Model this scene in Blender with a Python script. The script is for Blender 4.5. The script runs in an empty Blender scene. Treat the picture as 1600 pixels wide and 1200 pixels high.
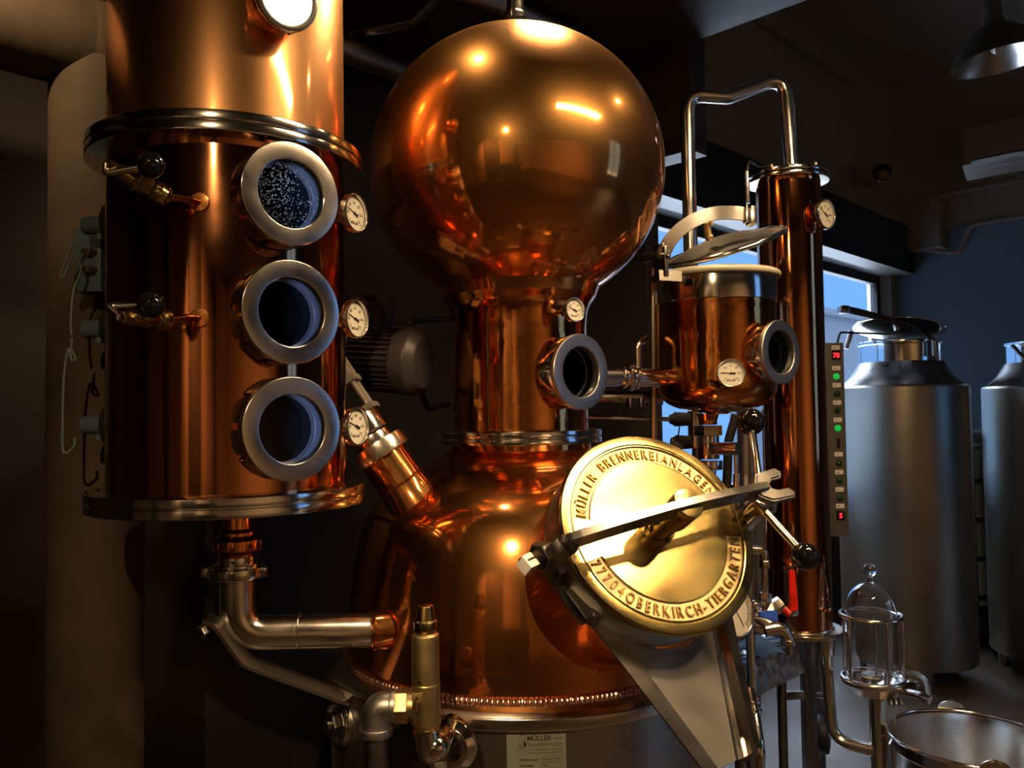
import bpy, bmesh, math, random
from mathutils import Vector, Matrix
random.seed(7)
PI = math.pi
V = Vector
scene = bpy.context.scene
COL = scene.collection
R_ = math.radians

# ------------------------------------------------------------------ camera
FPX, PITCH, ROLL = 1300.0, .035, .015
CAM = V((0, 0, 1.5))
fw = V((0, math.cos(PITCH), math.sin(PITCH)))
u0 = V((0, -math.sin(PITCH), math.cos(PITCH)))
r0 = V((1, 0, 0))
rt = r0 * math.cos(ROLL) - u0 * math.sin(ROLL)
up = u0 * math.cos(ROLL) + r0 * math.sin(ROLL)
cam = bpy.data.cameras.new('camera')
cam.sensor_width = 36
cam.lens = FPX / 1600 * 36
cam.clip_start = .02
cam.dof.use_dof = True
cam.dof.focus_distance = 1.65
cam.dof.aperture_fstop = 14.0
camo = bpy.data.objects.new('camera', cam)
M4 = Matrix((rt, up, -fw)).transposed().to_4x4()
M4.translation = CAM
camo.matrix_world = M4
COL.objects.link(camo)
scene.camera = camo


def ray(px, py):
    return fw * FPX + rt * (px - 800) + up * (600 - py)


def W(px, py, y):
    d = ray(px, py)
    return CAM + d * (y / d.y)


def onplane(px, py, o, n):
    d = ray(px, py)
    return CAM + d * ((o - CAM).dot(n) / d.dot(n))


# ------------------------------------------------------------------ materials
def mat(name, color=(.5, .5, .5), rough=.4, metal=0., **k):
    m = bpy.data.materials.new(name)
    m.use_nodes = True
    nt = m.node_tree
    b = nt.nodes['Principled BSDF']
    b.inputs['Base Color'].default_value = (*color, 1)
    b.inputs['Roughness'].default_value = rough
    b.inputs['Metallic'].default_value = metal
    if 'emit' in k:
        b.inputs['Emission Color'].default_value = (*k['emit'], 1)
        b.inputs['Emission Strength'].default_value = k.get('es', 1)
    if 'trans' in k:
        b.inputs['Transmission Weight'].default_value = k['trans']
    if 'ior' in k:
        b.inputs['IOR'].default_value = k['ior']
    if 'spec' in k:
        b.inputs['Specular IOR Level'].default_value = k['spec']
    if 'coat' in k:
        b.inputs['Coat Weight'].default_value = k['coat']
        b.inputs['Coat Roughness'].default_value = .05
    co = nt.nodes.new('ShaderNodeTexCoord')
    if 'var' in k:      # patina / wear: colour variation by noise
        c2, sc = k['var']
        n = nt.nodes.new('ShaderNodeTexNoise')
        n.inputs['Scale'].default_value = sc
        n.inputs['Detail'].default_value = 5
        mp = nt.nodes.new('ShaderNodeMapping')
        mp.inputs['Scale'].default_value = k.get('vstretch', (1, 1, 1))
        nt.links.new(co.outputs['Object'], mp.inputs[0])
        nt.links.new(mp.outputs[0], n.inputs['Vector'])
        r = nt.nodes.new('ShaderNodeValToRGB')
        r.color_ramp.elements[0].position = .35
        r.color_ramp.elements[1].position = .7
        r.color_ramp.elements[0].color = (*color, 1)
        r.color_ramp.elements[1].color = (*c2, 1)
        nt.links.new(n.outputs[0], r.inputs[0])
        nt.links.new(r.outputs[0], b.inputs['Base Color'])
    if 'rvar' in k:     # roughness variation
        lo, hi, sc = k['rvar']
        n = nt.nodes.new('ShaderNodeTexNoise')
        n.inputs['Scale'].default_value = sc
        n.inputs['Detail'].default_value = 6
        nt.links.new(co.outputs['Object'], n.inputs['Vector'])
        mr = nt.nodes.new('ShaderNodeMapRange')
        mr.inputs['From Min'].default_value = .3
        mr.inputs['From Max'].default_value = .7
        mr.inputs['To Min'].default_value = lo
        mr.inputs['To Max'].default_value = hi
        nt.links.new(n.outputs[0], mr.inputs[0])
        nt.links.new(mr.outputs[0], b.inputs['Roughness'])
    if 'bump' in k:
        sc, st, di = k['bump']
        n = nt.nodes.new('ShaderNodeTexNoise')
        n.inputs['Scale'].default_value = sc
        n.inputs['Detail'].default_value = k.get('bdet', 1)
        mp = nt.nodes.new('ShaderNodeMapping')
        mp.inputs['Scale'].default_value = k.get('bstretch', (1, 1, 1))
        nt.links.new(co.outputs['Object'], mp.inputs[0])
        nt.links.new(mp.outputs[0], n.inputs['Vector'])
        bp = nt.nodes.new('ShaderNodeBump')
        bp.inputs['Strength'].default_value = st
        bp.inputs['Distance'].default_value = di
        nt.links.new(n.outputs[0], bp.inputs['Height'])
        nt.links.new(bp.outputs[0], b.inputs['Normal'])
    return m


def haze(m, color, rough, fac):
    """second, wide gloss lobe: the thin tarnish haze on polished metal"""
    nt = m.node_tree
    b = nt.nodes['Principled BSDF']
    g = nt.nodes.new('ShaderNodeBsdfPrincipled')
    g.inputs['Base Color'].default_value = (*color, 1)
    g.inputs['Metallic'].default_value = 1
    g.inputs['Roughness'].default_value = rough
    x = nt.nodes.new('ShaderNodeMixShader'); x.inputs[0].default_value = fac
    nt.links.new(b.outputs[0], x.inputs[1]); nt.links.new(g.outputs[0], x.inputs[2])
    nt.links.new(x.outputs[0], nt.nodes['Material Output'].inputs[0])
    return m


COPPER = haze(mat('copper', (.78, .27, .08), .1, 1, var=((.70, .25, .085), 3), rvar=(.04, .13, 5), bump=(7, .05, .005)), (.80, .38, .11), .36, .12)
COPPER_BALL = haze(mat('copper_ball', (.78, .28, .08), .1, 1, var=((.70, .27, .085), 3.5), rvar=(.04, .12, 3.5), bump=(6, .03, .005)), (.80, .42, .13), .36, .2)
COPPER_TUBE = mat('copper_tube', (.74, .30, .12), .14, 1, var=((.60, .25, .11), 4), vstretch=(1, 1, .3), rvar=(.035, .12, 6), bump=(10, .07, .003), bstretch=(1, 1, .6))
COPPER_SATIN = haze(mat('copper_satin', (.74, .30, .12), .12, 1, var=((.60, .25, .11), 4), vstretch=(1, 1, .3), rvar=(.05, .16, 6), bump=(10, .05, .003)), (.78, .42, .18), .38, .35)
COPPER_RIPPLE = mat('copper_ripple', (.80, .31, .09), .1, 1, var=((.68, .28, .085), 5), rvar=(.06, .2, 6), bump=(26, .30, .003), bdet=2)
STEEL = mat('stainless_steel', (.74, .70, .64), .2, 1, rvar=(.12, .26, 9))
CHROME = mat('polished_steel', (.80, .78, .75), .12, 1)
STEEL_DULL = mat('brushed_steel', (.42, .41, .38), .36, 1, rvar=(.28, .46, 5), bump=(60, .05, .001), bstretch=(.3, .3, 6))
STEEL_JACKET = mat('jacket_steel', (.36, .36, .34), .33, 1, rvar=(.25, .42, 4))
STEEL_TANK = mat('tank_steel', (.33, .295, .235), .32, 1, rvar=(.28, .4, 3), bump=(30, .06, .002), bstretch=(3, 3, .2))
STEEL_DARK = mat('dark_steel', (.20, .19, .18), .33, 1, rvar=(.25, .42, 20))
BRASS = mat('brass', (.54, .41, .155), .22, 1, var=((.42, .31, .11), 7), rvar=(.14, .27, 9))
BRASS_BAND = mat('rough_brass_band', (.66, .50, .27), .5, 1)
BRASS_LETTER = mat('brass_lettering', (.22, .15, .05), .42, .9)
BRASS_PALE = mat('cast_brass', (.52, .40, .20), .42, 1, rvar=(.36, .5, 30))
BRONZE = mat('bronze_fitting', (.55, .38, .18), .35, 1)
ZINC = mat('cast_zinc', (.42, .41, .40), .42, 1, rvar=(.36, .5, 25))
BLACK = mat('black_bakelite', (.006, .006, .007), .06, 0)
BLACK_RUB = mat('black_rubber', (.015, .015, .015), .5)
DIAL = mat('dial_white', (.92, .90, .80), .5)
INK = mat('black_ink', (.01, .01, .01), .5)
SILICONE = mat('cream_silicone', (.78, .72, .55), .4)
MOTOR = mat('motor_grey_paint', (.035, .028, .025), .5)
GEARBOX = mat('gearbox_grey_paint', (.30, .27, .22), .45)
PLATE = mat('nameplate_metal', (.30, .31, .26), .5, .3)
GLASS = mat('clear_glass', (1, 1, 1), .0, 0, trans=1, ior=1.45)
DARKGLASS = mat('sight_glass_pane', (.9, .95, 1), .02, 0, trans=1, ior=1.5)
WALLW = mat('white_wall_paint', (.74, .81, .90), .8, bump=(40, .1, .002))
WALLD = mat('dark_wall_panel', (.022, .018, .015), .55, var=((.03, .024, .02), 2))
WALLB = mat('blue_far_wall_lower', (.32, .54, .86), .8, bump=(40, .1, .002))  # bluer colour for the lower part of the far wall
WARM = mat('warm_plaster', (.36, .28, .21), .7, var=((.27, .21, .15), 1.5))
CEILD = mat('dark_ceiling', (.006, .0055, .0055), .7)
FLOOR = mat('floor_epoxy', (.078, .055, .034), .6, var=((.095, .066, .042), 2), rvar=(.45, .6, 3))
FRAME = mat('black_window_frame', (.012, .012, .012), .5)
KRAFT = mat('tan_insulation_wrap', (.11, .08, .05), .8, var=((.06, .044, .028), 7), bump=(30, .3, .003), bstretch=(1, 1, .2))
PLASTW = mat('white_plastic', (.85, .85, .85), .35)
BLUEBOX = mat('grey_blue_plastic', (.10, .16, .18), .4)
CABLE = mat('grey_cable', (.22, .28, .31), .45)
RED = mat('red_plastic', (.75, .02, .01), .35)
BLUE = mat('blue_plastic', (.03, .10, .62), .35)
CLOTH = mat('blue_cloth', (.05, .14, .42), .8)
IBC = mat('translucent_plastic', (.30, .42, .42), .5)
CHECKER = mat('chequer_plate', (.55, .50, .45), .25, 1)
nt = CHECKER.node_tree
_v = nt.nodes.new('ShaderNodeTexVoronoi'); _v.inputs['Scale'].default_value = 34
_c = nt.nodes.new('ShaderNodeTexCoord'); _b = nt.nodes.new('ShaderNodeBump')
_b.inputs['Strength'].default_value = .8; _b.inputs['Distance'].default_value = .006
nt.links.new(_c.outputs['Object'], _v.inputs['Vector']); nt.links.new(_v.outputs['Distance'], _b.inputs['Height'])
nt.links.new(_b.outputs[0], nt.nodes['Principled BSDF'].inputs['Normal'])
LED_RED = mat('lit_red_digits', (.3, .0, .0), .4, emit=(1, .02, .03), es=2.2)
LED_GREEN = mat('lit_green_lamp', (.0, .3, .05), .3, emit=(.02, 1, .12), es=.35)
LAMP_OFF = mat('unlit_green_lamp', (.0, .04, .012), .15, coat=.4)
PANEL = mat('panel_grey', (.13, .12, .11), .4, .4)
LABELW = mat('label_white', (.75, .74, .70), .5)
LAMPSHADE_OUT = mat('lampshade_grey', (.14, .13, .12), .5)
LAMPSHADE_IN = mat('lampshade_inside', (.6, .6, .6), .25, .6)
BLUE_LED = mat('lit_sight_lamp', (.1, .1, .1), .3, emit=(.35, .5, 1), es=10)


# ------------------------------------------------------------------ mesh builder
def frame(origin, z, x=None):
    z = V(z).normalized()
    if x is None:
        x = V((0, 0, 1)).cross(z)
        if x.length < 1e-3:
            x = V((1, 0, 0))
    x = V(x)
    x = (x - z * x.dot(z)).normalized()
    y = z.cross(x)
    m = Matrix((x, y, z)).transposed().to_4x4()
    m.translation = V(origin)
    return m


def column_profile(r, z0, z1, step=.008):
    n = int((z1 - z0) / step)
    return [V((r, z0 + (z1 - z0) * i / n)) for i in range(n + 1)]


def rp(pts, r=.002, closed=False, k=3):
    """round the corners of a 2-D / 3-D polyline"""
    out = []
    n = len(pts)
    P = [V(p) for p in pts]
    for i, p in enumerate(P):
        if not closed and i in (0, n - 1):
            out.append(p); continue
        a, b = P[i - 1], P[(i + 1) % n]
        da, db = (a - p), (b - p)
        la, lb = da.length, db.length
        if la < 1e-7 or lb < 1e-7:
            out.append(p); continue
        ang = da.angle(db)
        if ang > 2.9:
            out.append(p); continue
        d = min(r / max(math.tan(ang / 2), .05), la * .48, lb * .48)
        p1, p2 = p + da * (d / la), p + db * (d / lb)
        for j in range(k + 1):
            t = j / k
            out.append(p1 * (1 - t) ** 2 + p * (2 * t * (1 - t)) + p2 * t ** 2)
    return out


def smooth(pts, n=6):
    P = [V(p) for p in pts]
    P = [P[0] * 2 - P[1]] + P + [P[-1] * 2 - P[-2]]
    out = []
    for i in range(1, len(P) - 2):
        a, b, c, d = P[i - 1:i + 3]
        for j in range(n):
            t = j / n
            out.append(.5 * ((2 * b) + (c - a) * t + (2 * a - 5 * b + 4 * c - d) * t * t + (3 * b - a - 3 * c + d) * t ** 3))
    out.append(P[-2])
    return out


class MB:
    def __init__(s):
        s.v, s.f, s.m, s.cur = [], [], [], 0

    def mat(s, i):
        s.cur = i
        return s

    def add(s, vs, fs):
        o = len(s.v)
        s.v += [V(q) for q in vs]
        s.f += [[i + o for i in f] for f in fs]
        s.m += [s.cur] * len(fs)
        return s

    def lathe(s, prof, o=(0, 0, 0), axis=(0, 0, 1), seg=64, a0=0, a1=2 * PI, x=None, mod=None):
        M = frame(o, axis, x)
        full = abs(a1 - a0 - 2 * PI) < 1e-6
        n = seg if full else seg + 1
        vs, fs, idx = [], [], []
        for (r, z) in prof:
            if r < 1e-6:
                idx.append([len(vs)] * n)
                vs.append(M @ V((0, 0, z)))
            else:
                row = []
                for i in range(n):
                    a = a0 + (a1 - a0) * i / seg
                    rr = r * (mod(a, z) if mod else 1)
                    row.append(len(vs))
                    vs.append(M @ V((rr * math.cos(a), rr * math.sin(a), z)))
                idx.append(row)
        for k in range(len(prof) - 1):
            A, B = idx[k], idx[k + 1]
            for i in range(seg):
                j = (i + 1) % n if full else i + 1
                q = []
                for w in (A[i], A[j], B[j], B[i]):
                    if w not in q: q.append(w)
                if len(q) > 2: fs.append(q)
        return s.add(vs, fs)

    def cyl(s, o, axis, r, z0, z1, bev=.0015, seg=48, r2=None, ri=None):
        r2 = r if r2 is None else r2
        if ri is None:
            pr = rp([(0, z0), (r, z0), (r2, z1), (0, z1)], bev)
        else:
            pr = rp([(ri, z0), (r, z0), (r2, z1), (ri, z1)], bev)
            pr = [V((ri, (z0 + z1) / 2))] + pr + [V((ri, (z0 + z1) / 2))]
        return s.lathe(pr, o, axis, seg)

    def rod(s, a, b, r, bev=.001, seg=32, r2=None):
        a, b = V(a), V(b)
        return s.cyl(a, b - a, r, 0, (b - a).length, bev, seg, r2)

    def sphere(s, c, r, seg=40, axis=(0, 0, 1), sq=1):
        n = seg // 2
        pr = [(r * math.sin(PI * i / n), -r * sq * math.cos(PI * i / n)) for i in range(n + 1)]
        pr[0] = (0, pr[0][1]); pr[-1] = (0, pr[-1][1])
        return s.lathe(pr, c, axis, seg)

    def torus(s, o, axis, R, r, seg=96, k=12, a0=0, a1=2 * PI, x=None):
        pr = [(R + r * math.cos(2 * PI * i / k), r * math.sin(2 * PI * i / k)) for i in range(k + 1)]
        return s.lathe(pr, o, axis, seg, a0, a1, x)

    def tube(s, pts, r, bend=None, seg=24, k=8, cap=True, ri=None):
        """round tube through points, corners filleted with radius `bend`"""
        P = rp(pts, bend, k=k) if bend else [V(p) for p in pts]
        Q = [P[0]]
        for p in P[1:]:
            if (p - Q[-1]).length > 1e-5: Q.append(p)
        P = Q
        T = []
        for i in range(len(P)):
            a = P[max(i - 1, 0)]; b = P[min(i + 1, len(P) - 1)]
            T.append((b - a).normalized())
        x = T[0].orthogonal().normalized()
        vs, fs = [], []
        for i, p in enumerate(P):
            if i:
                q = T[i - 1].rotation_difference(T[i])
                x = q @ x
            x = (x - T[i] * x.dot(T[i])).normalized()
            y = T[i].cross(x)
            rr = r[i] if isinstance(r, (list, tuple)) else r
            for j in range(seg):
                a = 2 * PI * j / seg
                vs.append(p + x * (rr * math.cos(a)) + y * (rr * math.sin(a)))
        for i in range(len(P) - 1):
            for j in range(seg):
                k2 = (j + 1) % seg
                fs.append([i * seg + j, i * seg + k2, (i + 1) * seg + k2, (i + 1) * seg + j])
        if cap:
            fs.append(list(range(seg))[::-1])
            fs.append([(len(P) - 1) * seg + j for j in range(seg)])
        return s.add(vs, fs)

    def box(s, c, size, M=None, bev=.0):
        """box centred on c in frame M"""
        bm = bmesh.new()
        bmesh.ops.create_cube(bm, size=1)
        for v in bm.verts:
            v.co = V((v.co.x * size[0], v.co.y * size[1], v.co.z * size[2]))
        if bev:
            bmesh.ops.bevel(bm, geom=list(bm.edges), offset=bev, segments=2, affect='EDGES', profile=.6)
        X = (M or Matrix.Identity(4))
        vs = [X @ (v.co + V(c)) for v in bm.verts]
        bm.verts.index_update()
        fs = [[v.index for v in f.verts] for f in bm.faces]
        bm.free()
        return s.add(vs, fs)

    def prism(s, poly, t, M=None, bev=0, fn=None):
        """2-D outline in the xy of frame M, thickness t (z 0..t)"""
        bm = bmesh.new()
        vb = [bm.verts.new((p[0], p[1], 0)) for p in poly]
        f = bm.faces.new(vb)
        bmesh.ops.recalc_face_normals(bm, faces=[f])
        r = bmesh.ops.extrude_face_region(bm, geom=[f])
        for g in r['geom']:
            if isinstance(g, bmesh.types.BMVert): g.co.z += t
        if bev:
            ed = [e for e in bm.edges if len(e.link_faces) == 2 and e.calc_face_angle(0) > .6]
            bmesh.ops.bevel(bm, geom=ed, offset=bev, segments=2, affect='EDGES')
        X = M or Matrix.Identity(4)
        bm.verts.index_update()
        vs = [X @ v.co for v in bm.verts]
        if fn: vs = [fn(v.co) for v in bm.verts]
        fs = [[v.index for v in f.verts] for f in bm.faces]
        bm.free()
        return s.add(vs, fs)

    def strap(s, pts, width_dir, w, t, bend=None):
        """flat bar along pts, wide along width_dir, thickness t"""
        P = rp(pts, bend, k=6) if bend else [V(p) for p in pts]
        wd = V(width_dir).normalized()
        vs, fs = [], []
        for i, p in enumerate(P):
            a = P[max(i - 1, 0)]; b = P[min(i + 1, len(P) - 1)]
            T = (b - a).normalized()
            ww = (wd - T * wd.dot(T)).normalized()
            nn = T.cross(ww)
            for sx, sy in ((-1, -1), (1, -1), (1, 1), (-1, 1)):
                vs.append(p + ww * (sx * w / 2) + nn * (sy * t / 2))
        n = len(P)
        for i in range(n - 1):
            for j in range(4):
                k = (j + 1) % 4
                fs.append([i * 4 + j, i * 4 + k, i * 4 + 4 + k, i * 4 + 4 + j])
        fs += [[3, 2, 1, 0], [n * 4 - 4, n * 4 - 3, n * 4 - 2, n * 4 - 1]]
        return s.add(vs, fs)

    def punch(s, c, n, r, deep=.12):
        """open a round hole in a shell where a socket is welded on"""
        c, n = V(c), V(n).normalized()
        F, M = [], []
        for f, m in zip(s.f, s.m):
            g = V((0, 0, 0))
            for i in f: g += s.v[i]
            d = g / len(f) - c
            h = d.dot(n)
            if -deep < h < .02 and (d - n * h).length < r: continue
            F.append(f); M.append(m)
        s.f, s.m = F, M
        return s

    def build(s, name, mats, parent=None, label=None, ang=32):
        if not isinstance(mats, (list, tuple)): mats = [mats]
        o0 = ORG.get(parent.name, V((0, 0, 0))) if parent else V((0, 0, 0))
        me = bpy.data.meshes.new(name)
        me.from_pydata([v - o0 for v in s.v], [], s.f)
        bm = bmesh.new(); bm.from_mesh(me)
        bmesh.ops.recalc_face_normals(bm, faces=bm.faces)
        bm.to_mesh(me); bm.free()
        for m in mats: me.materials.append(m)
        me.polygons.foreach_set('material_index', s.m)
        me.polygons.foreach_set('use_smooth', [True] * len(me.polygons))
        me.update()
        me.set_sharp_from_angle(angle=R_(ang))
        ob = bpy.data.objects.new(name, me)
        COL.objects.link(ob)
        if parent: ob.parent = parent
        ORG[ob.name] = o0
        if label: ob['label'] = label
        return ob


ORG = {}


def thing(name, label, cat, loc, group=None):
    o = bpy.data.objects.new(name, None)
    o.empty_display_size = .05
    COL.objects.link(o)
    o.location = V(loc)
    ORG[o.name] = V(loc)
    o['label'] = label; o['category'] = cat
    if group: o['group'] = group
    return o


def tag(o, label, cat, group=None):
    """a thing that is one mesh: move its origin to its base"""
    me = o.data
    n = len(me.vertices)
    c = V((0, 0, 0))
    for v in me.vertices: c += v.co
    c /= n
    c.z = min(v.co.z for v in me.vertices)
    me.transform(Matrix.Translation(-c)); o.location = c
    ORG[o.name] = c.copy()
    o['label'] = label; o['category'] = cat
    if group: o['group'] = group
    return o


def struct(o, label=None):
    o['kind'] = 'structure'
    if label: o['label'] = label
    return o


# ------------------------------------------------------------------ lettering
_tc = {}


def text2d(body, size, ext=.0006, bold=0., spacing=1.):
    key = (body, size, ext, bold, spacing)
    if key in _tc: return _tc[key]
    cu = bpy.data.curves.new('t', 'FONT')
    cu.body = body; cu.size = size; cu.extrude = ext; cu.align_x = 'CENTER'; cu.offset = bold
    cu.space_character = spacing
    cu.resolution_u = 3
    ob = bpy.data.objects.new('t', cu)
    COL.objects.link(ob)
    me = bpy.data.meshes.new_from_object(ob)
    vs = [v.co.copy() for v in me.vertices]; fs = [list(p.vertices) for p in me.polygons]
    bpy.data.objects.remove(ob); bpy.data.curves.remove(cu); bpy.data.meshes.remove(me)
    _tc[key] = (vs, fs)
    return vs, fs


def put_text(mb, body, size, M, ext=.0006, bold=0., fn=None, spacing=1., center=False):
    vs, fs = text2d(body, size, ext, bold, spacing)
    if center and vs:
        mx = (max(v.x for v in vs) + min(v.x for v in vs)) / 2
        my = (max(v.y for v in vs) + min(v.y for v in vs)) / 2
        vs = [v - V((mx, my, 0)) for v in vs]
    mb.add([fn(v) if fn else M @ v for v in vs], fs)


# ------------------------------------------------------------------ shared sub-assemblies
def gauge(parent, c, n, R, stem_to, needle=168, case=STEEL, text='MÜLLER', label=None, numbers=True):
    """dial thermometer; c centre of the dial front, n outward"""
    n = V(n).normalized()
    X = V((0, 0, 1)).cross(n).normalized()
    M = frame(c, n, X)
    m = MB()
    pr = rp([(0, -.014), (R * .86, -.014), (R * .92, -.010), (R, -.009), (R, .003), (R * .90, .003), (R * .88, -.002)], .0012)
    m.lathe(pr, c, n, 64)
    s0 = V(stem_to)
    m.rod(c - n * .012, s0, R * .24, .0008, 20)
    dd = (V(c) - s0)
    L = dd.length
    m.cyl(s0, dd, R * .42, L * .45, L * .72, .001, 6)
    th = m.build('thermometer', case, parent, label)
    d = MB()
    d.mat(0).lathe([(0, -.0035), (R * .89, -.0035)], c, n, 64)
    d.mat(1)
    for i in range(31):
        a = R_(225 - 270 * i / 30)
        L1 = .12 if i % 5 == 0 else .06
        f = M @ Matrix.Rotation(a, 4, 'Z')
        d.box((R * (.80 - L1 / 2), 0, -.0032), (R * L1, R * (.022 if i % 5 == 0 else .012), .0003), f)
    if numbers:
        for i, t in enumerate(['0', '20', '40', '60', '80', '100', '120']):
            a = R_(225 - 270 * i / 6)
            put_text(d, t, R * .2, M @ Matrix.Translation((R * .54 * math.cos(a), R * .54 * math.sin(a), -.0033)), .0001, center=True)
        if text:
            put_text(d, text, R * .17, M @ Matrix.Translation((0, -R * .48, -.0033)), .0001, .0002, center=True)
    d.build('dial', [DIAL, INK], th)
    q = MB()
    f = M @ Matrix.Rotation(R_(needle), 4, 'Z')
    q.box((R * .3, 0, -.0022), (R * .72, R * .04, .0005), f)
    q.prism([(-R * .3, -R * .09), (-R * .3, R * .09), (-R * .05, R * .03), (-R * .05, -R * .03)], .0006, f @ Matrix.Translation((0, 0, -.0024)))
    q.cyl(c, n, R * .08, -.003, -.0012, .0003, 16)
    q.build('needle', INK, th)
    return th


def sight(parent, c, n, R, base, tube_mat=COPPER, nut_len=.036, nut_r=.97, ring_mat=STEEL, slots=10, nut_mat=STEEL_DARK, drops=False, label=None, inner=.66, depth=.05, lamp=False, dark=True):
    """round sight glass: copper socket, slotted union nut, steel face ring and pane"""
    n = V(n).normalized()
    L = (V(c) - V(base)).length
    m = MB()
    m.cyl(c, n, R * .84, -L, -.022, .002, 72, ri=R * .74)
    sg = m.build('sight_glass', tube_mat, parent, label)
    nm = MB()
    # union nut with notches round its rim
    for i in range(slots):
        a0 = 2 * PI * i / slots; a1 = a0 + 2 * PI / slots * .78
        nm.lathe(rp([(R * .85, -nut_len), (R * nut_r, -nut_len), (R * nut_r, -.010), (R * .85, -.010), (R * .85, -nut_len)], .002), c, n, 8, a0, a1)
        for aa in (a0, a1):
            pp = [(R * .85, -nut_len + .001), (R * nut_r * .995, -nut_len + .001), (R * nut_r * .995, -.011), (R * .85, -.011)]
            M = frame(c, n)
            nm.add([M @ V((r * math.cos(aa), r * math.sin(aa), z)) for r, z in pp], [[0, 1, 2, 3]])
    nm.cyl(c, n, R * .9, -.024, -.006, .001, 72, ri=R * .8)
    nm.build('union_nut', nut_mat, sg)
    fm = MB()
    fm.lathe(rp([(R * inner, -.02), (R * inner, -.002), (R * (inner + .02), .0), (R * .98, .0), (R, -.002), (R, -.011), (R * .9, -.012)], .0014), c, n, 96)
    fm.build('face_ring', ring_mat, sg)
    g = MB()
    g.lathe([(0, -.009), (R * inner, -.009), (R * inner, -.014), (0, -.014)], c, n, 64)
    g.build('pane', DARKGLASS, sg)
    # the bore behind the pane
    b = MB()
    b.lathe([(R * inner * 1.02, -.015), (R * inner * 1.02, -.042), (R * inner * .97, -.043), (R * inner * .97, -.05)], c, n, 64)
    b.mat(1).lathe([(R * inner * .97, -.05), (R * inner * .97, -depth), (0, -depth - .004)], c, n, 64)
    b.build('bore', [BORE, VOID], sg)
    if lamp:        # added hidden blue spot that brightens the bore wall
        X = V((0, 0, 1)).cross(n).normalized()
        L = bpy.data.lights.new('bore_fill_light', 'SPOT'); L.energy = lamp * 3; L.color = (.42, .58, 1); L.shadow_soft_size = .004; L.spot_size = R_(95); L.spot_blend = .6
        o = bpy.data.objects.new('bore_fill_light', L); COL.objects.link(o)
        o.matrix_world = frame(V(c) - X * R * inner * .86 - n * .028, -X - n * .05)
    if drops:
        d = MB(); M = frame(c, n)
        rnd = random.Random(3)
        for _ in range(650):
            a = rnd.uniform(0, 2 * PI); r = R * inner * math.sqrt(rnd.uniform(0, .93))
            x, y = r * math.cos(a), r * math.sin(a)
            if x > R * .1 and rnd.random() < .7: continue
            q = rnd.uniform(.0005, .0015)
            d.sphere(M @ V((x, y, -.0148)), q, 8, n, .6)
        d.build('condensation_drops', DROP, sg)['kind'] = 'stuff'
    return sg


BORE = mat('dark_steel_bore', (.30, .32, .36), .25, .9)
VOID = mat('column_interior', (.003, .0035, .004), 1, 0, spec=0)
WELD = mat('copper_weld', (.85, .52, .38), .25, 1)
STEEL_BAR = mat('forged_steel_bar', (.27, .26, .24), .3, 1, rvar=(.22, .36, 14))
DROP = mat('water_drops', (.75, .8, .75), .08, .7)


def hexnut(m, a, b, r):
    a, b = V(a), V(b)
    m.lathe(rp([(0, 0), (r, 0), (r, (b - a).length), (0, (b - a).length)], .0012), a, b - a, 6)


def az(phi):
    """horizontal direction, phi degrees right of straight towards the camera"""
    return V((math.sin(R_(phi)), -math.cos(R_(phi)), 0))


def ang_from(A, p):
    return math.degrees(math.atan2(p.x - A.x, -(p.y - A.y)))


# ================================================================== THE ROOM
CR = V((3.26, 7.0, 0))                    # far corner
dL = V((-math.sin(R_(44)), -math.cos(R_(44)), 0))     # along the window wall, towards the camera
dR = V((math.cos(R_(44)), -math.sin(R_(44)), 0))      # along the far wall


def RP(a, b, z=0):
    return CR + dL * a + dR * b + V((0, 0, z))


RM = Matrix((dL, dR, V((0, 0, 1)))).transposed().to_4x4(); RM.translation = CR   # room frame (right: x=dL, y=dR)


def rbox(name, a0, a1, b0, b1, z0, z1, m, label=None, bev=0):
    q = MB().box(((a0 + a1) / 2, (b0 + b1) / 2, (z0 + z1) / 2), (abs(a1 - a0), abs(b1 - b0), abs(z1 - z0)), RM, bev)
    return struct(q.build(name, m), label)


LEN, WID, HI, LO, PA = 10.5, 7.5, 4.2, 2.77, 4.82
rbox('floor', -.2, LEN + .2, -.2, WID + .2, -.12, 0, FLOOR)
rbox('ceiling', -.2, PA, -.2, WID + .2, HI, HI + .12, WALLW)
c2 = MB()
c2.box(((PA + LEN) / 2 + .1, WID / 2, LO + .06), (LEN - PA + .2, WID + .4, .12), RM)
c2.box((PA + .04, WID / 2, (LO + HI) / 2 + .06), (.08, WID + .4, HI - LO), RM)
struct(c2.build('ceiling', CEILD))
# far wall
wf = MB().box((-.1, WID / 2, (2.96 + HI) / 2), (.2, WID + .4, HI - 2.96), RM)
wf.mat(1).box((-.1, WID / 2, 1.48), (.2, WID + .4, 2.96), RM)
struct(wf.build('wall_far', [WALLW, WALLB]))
# window wall (left), the window runs a .12 .. 4.75
WZ0, WZ1 = .85, 2.60
wl = MB()
wl.box((2.3, -.1, WZ0 / 2), (5.0, .2, WZ0), RM)
wl.box((2.3, -.1, (WZ1 + HI) / 2), (5.0, .2, HI - WZ1), RM)
wl.box((-.04, -.1, (WZ0 + WZ1) / 2), (.32, .2, WZ1 - WZ0), RM)
struct(wl.build('wall_left', WALLW))
rbox('wall_left', 4.8, LEN + .2, -.2, 0, 0, LO, WALLD)
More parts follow.
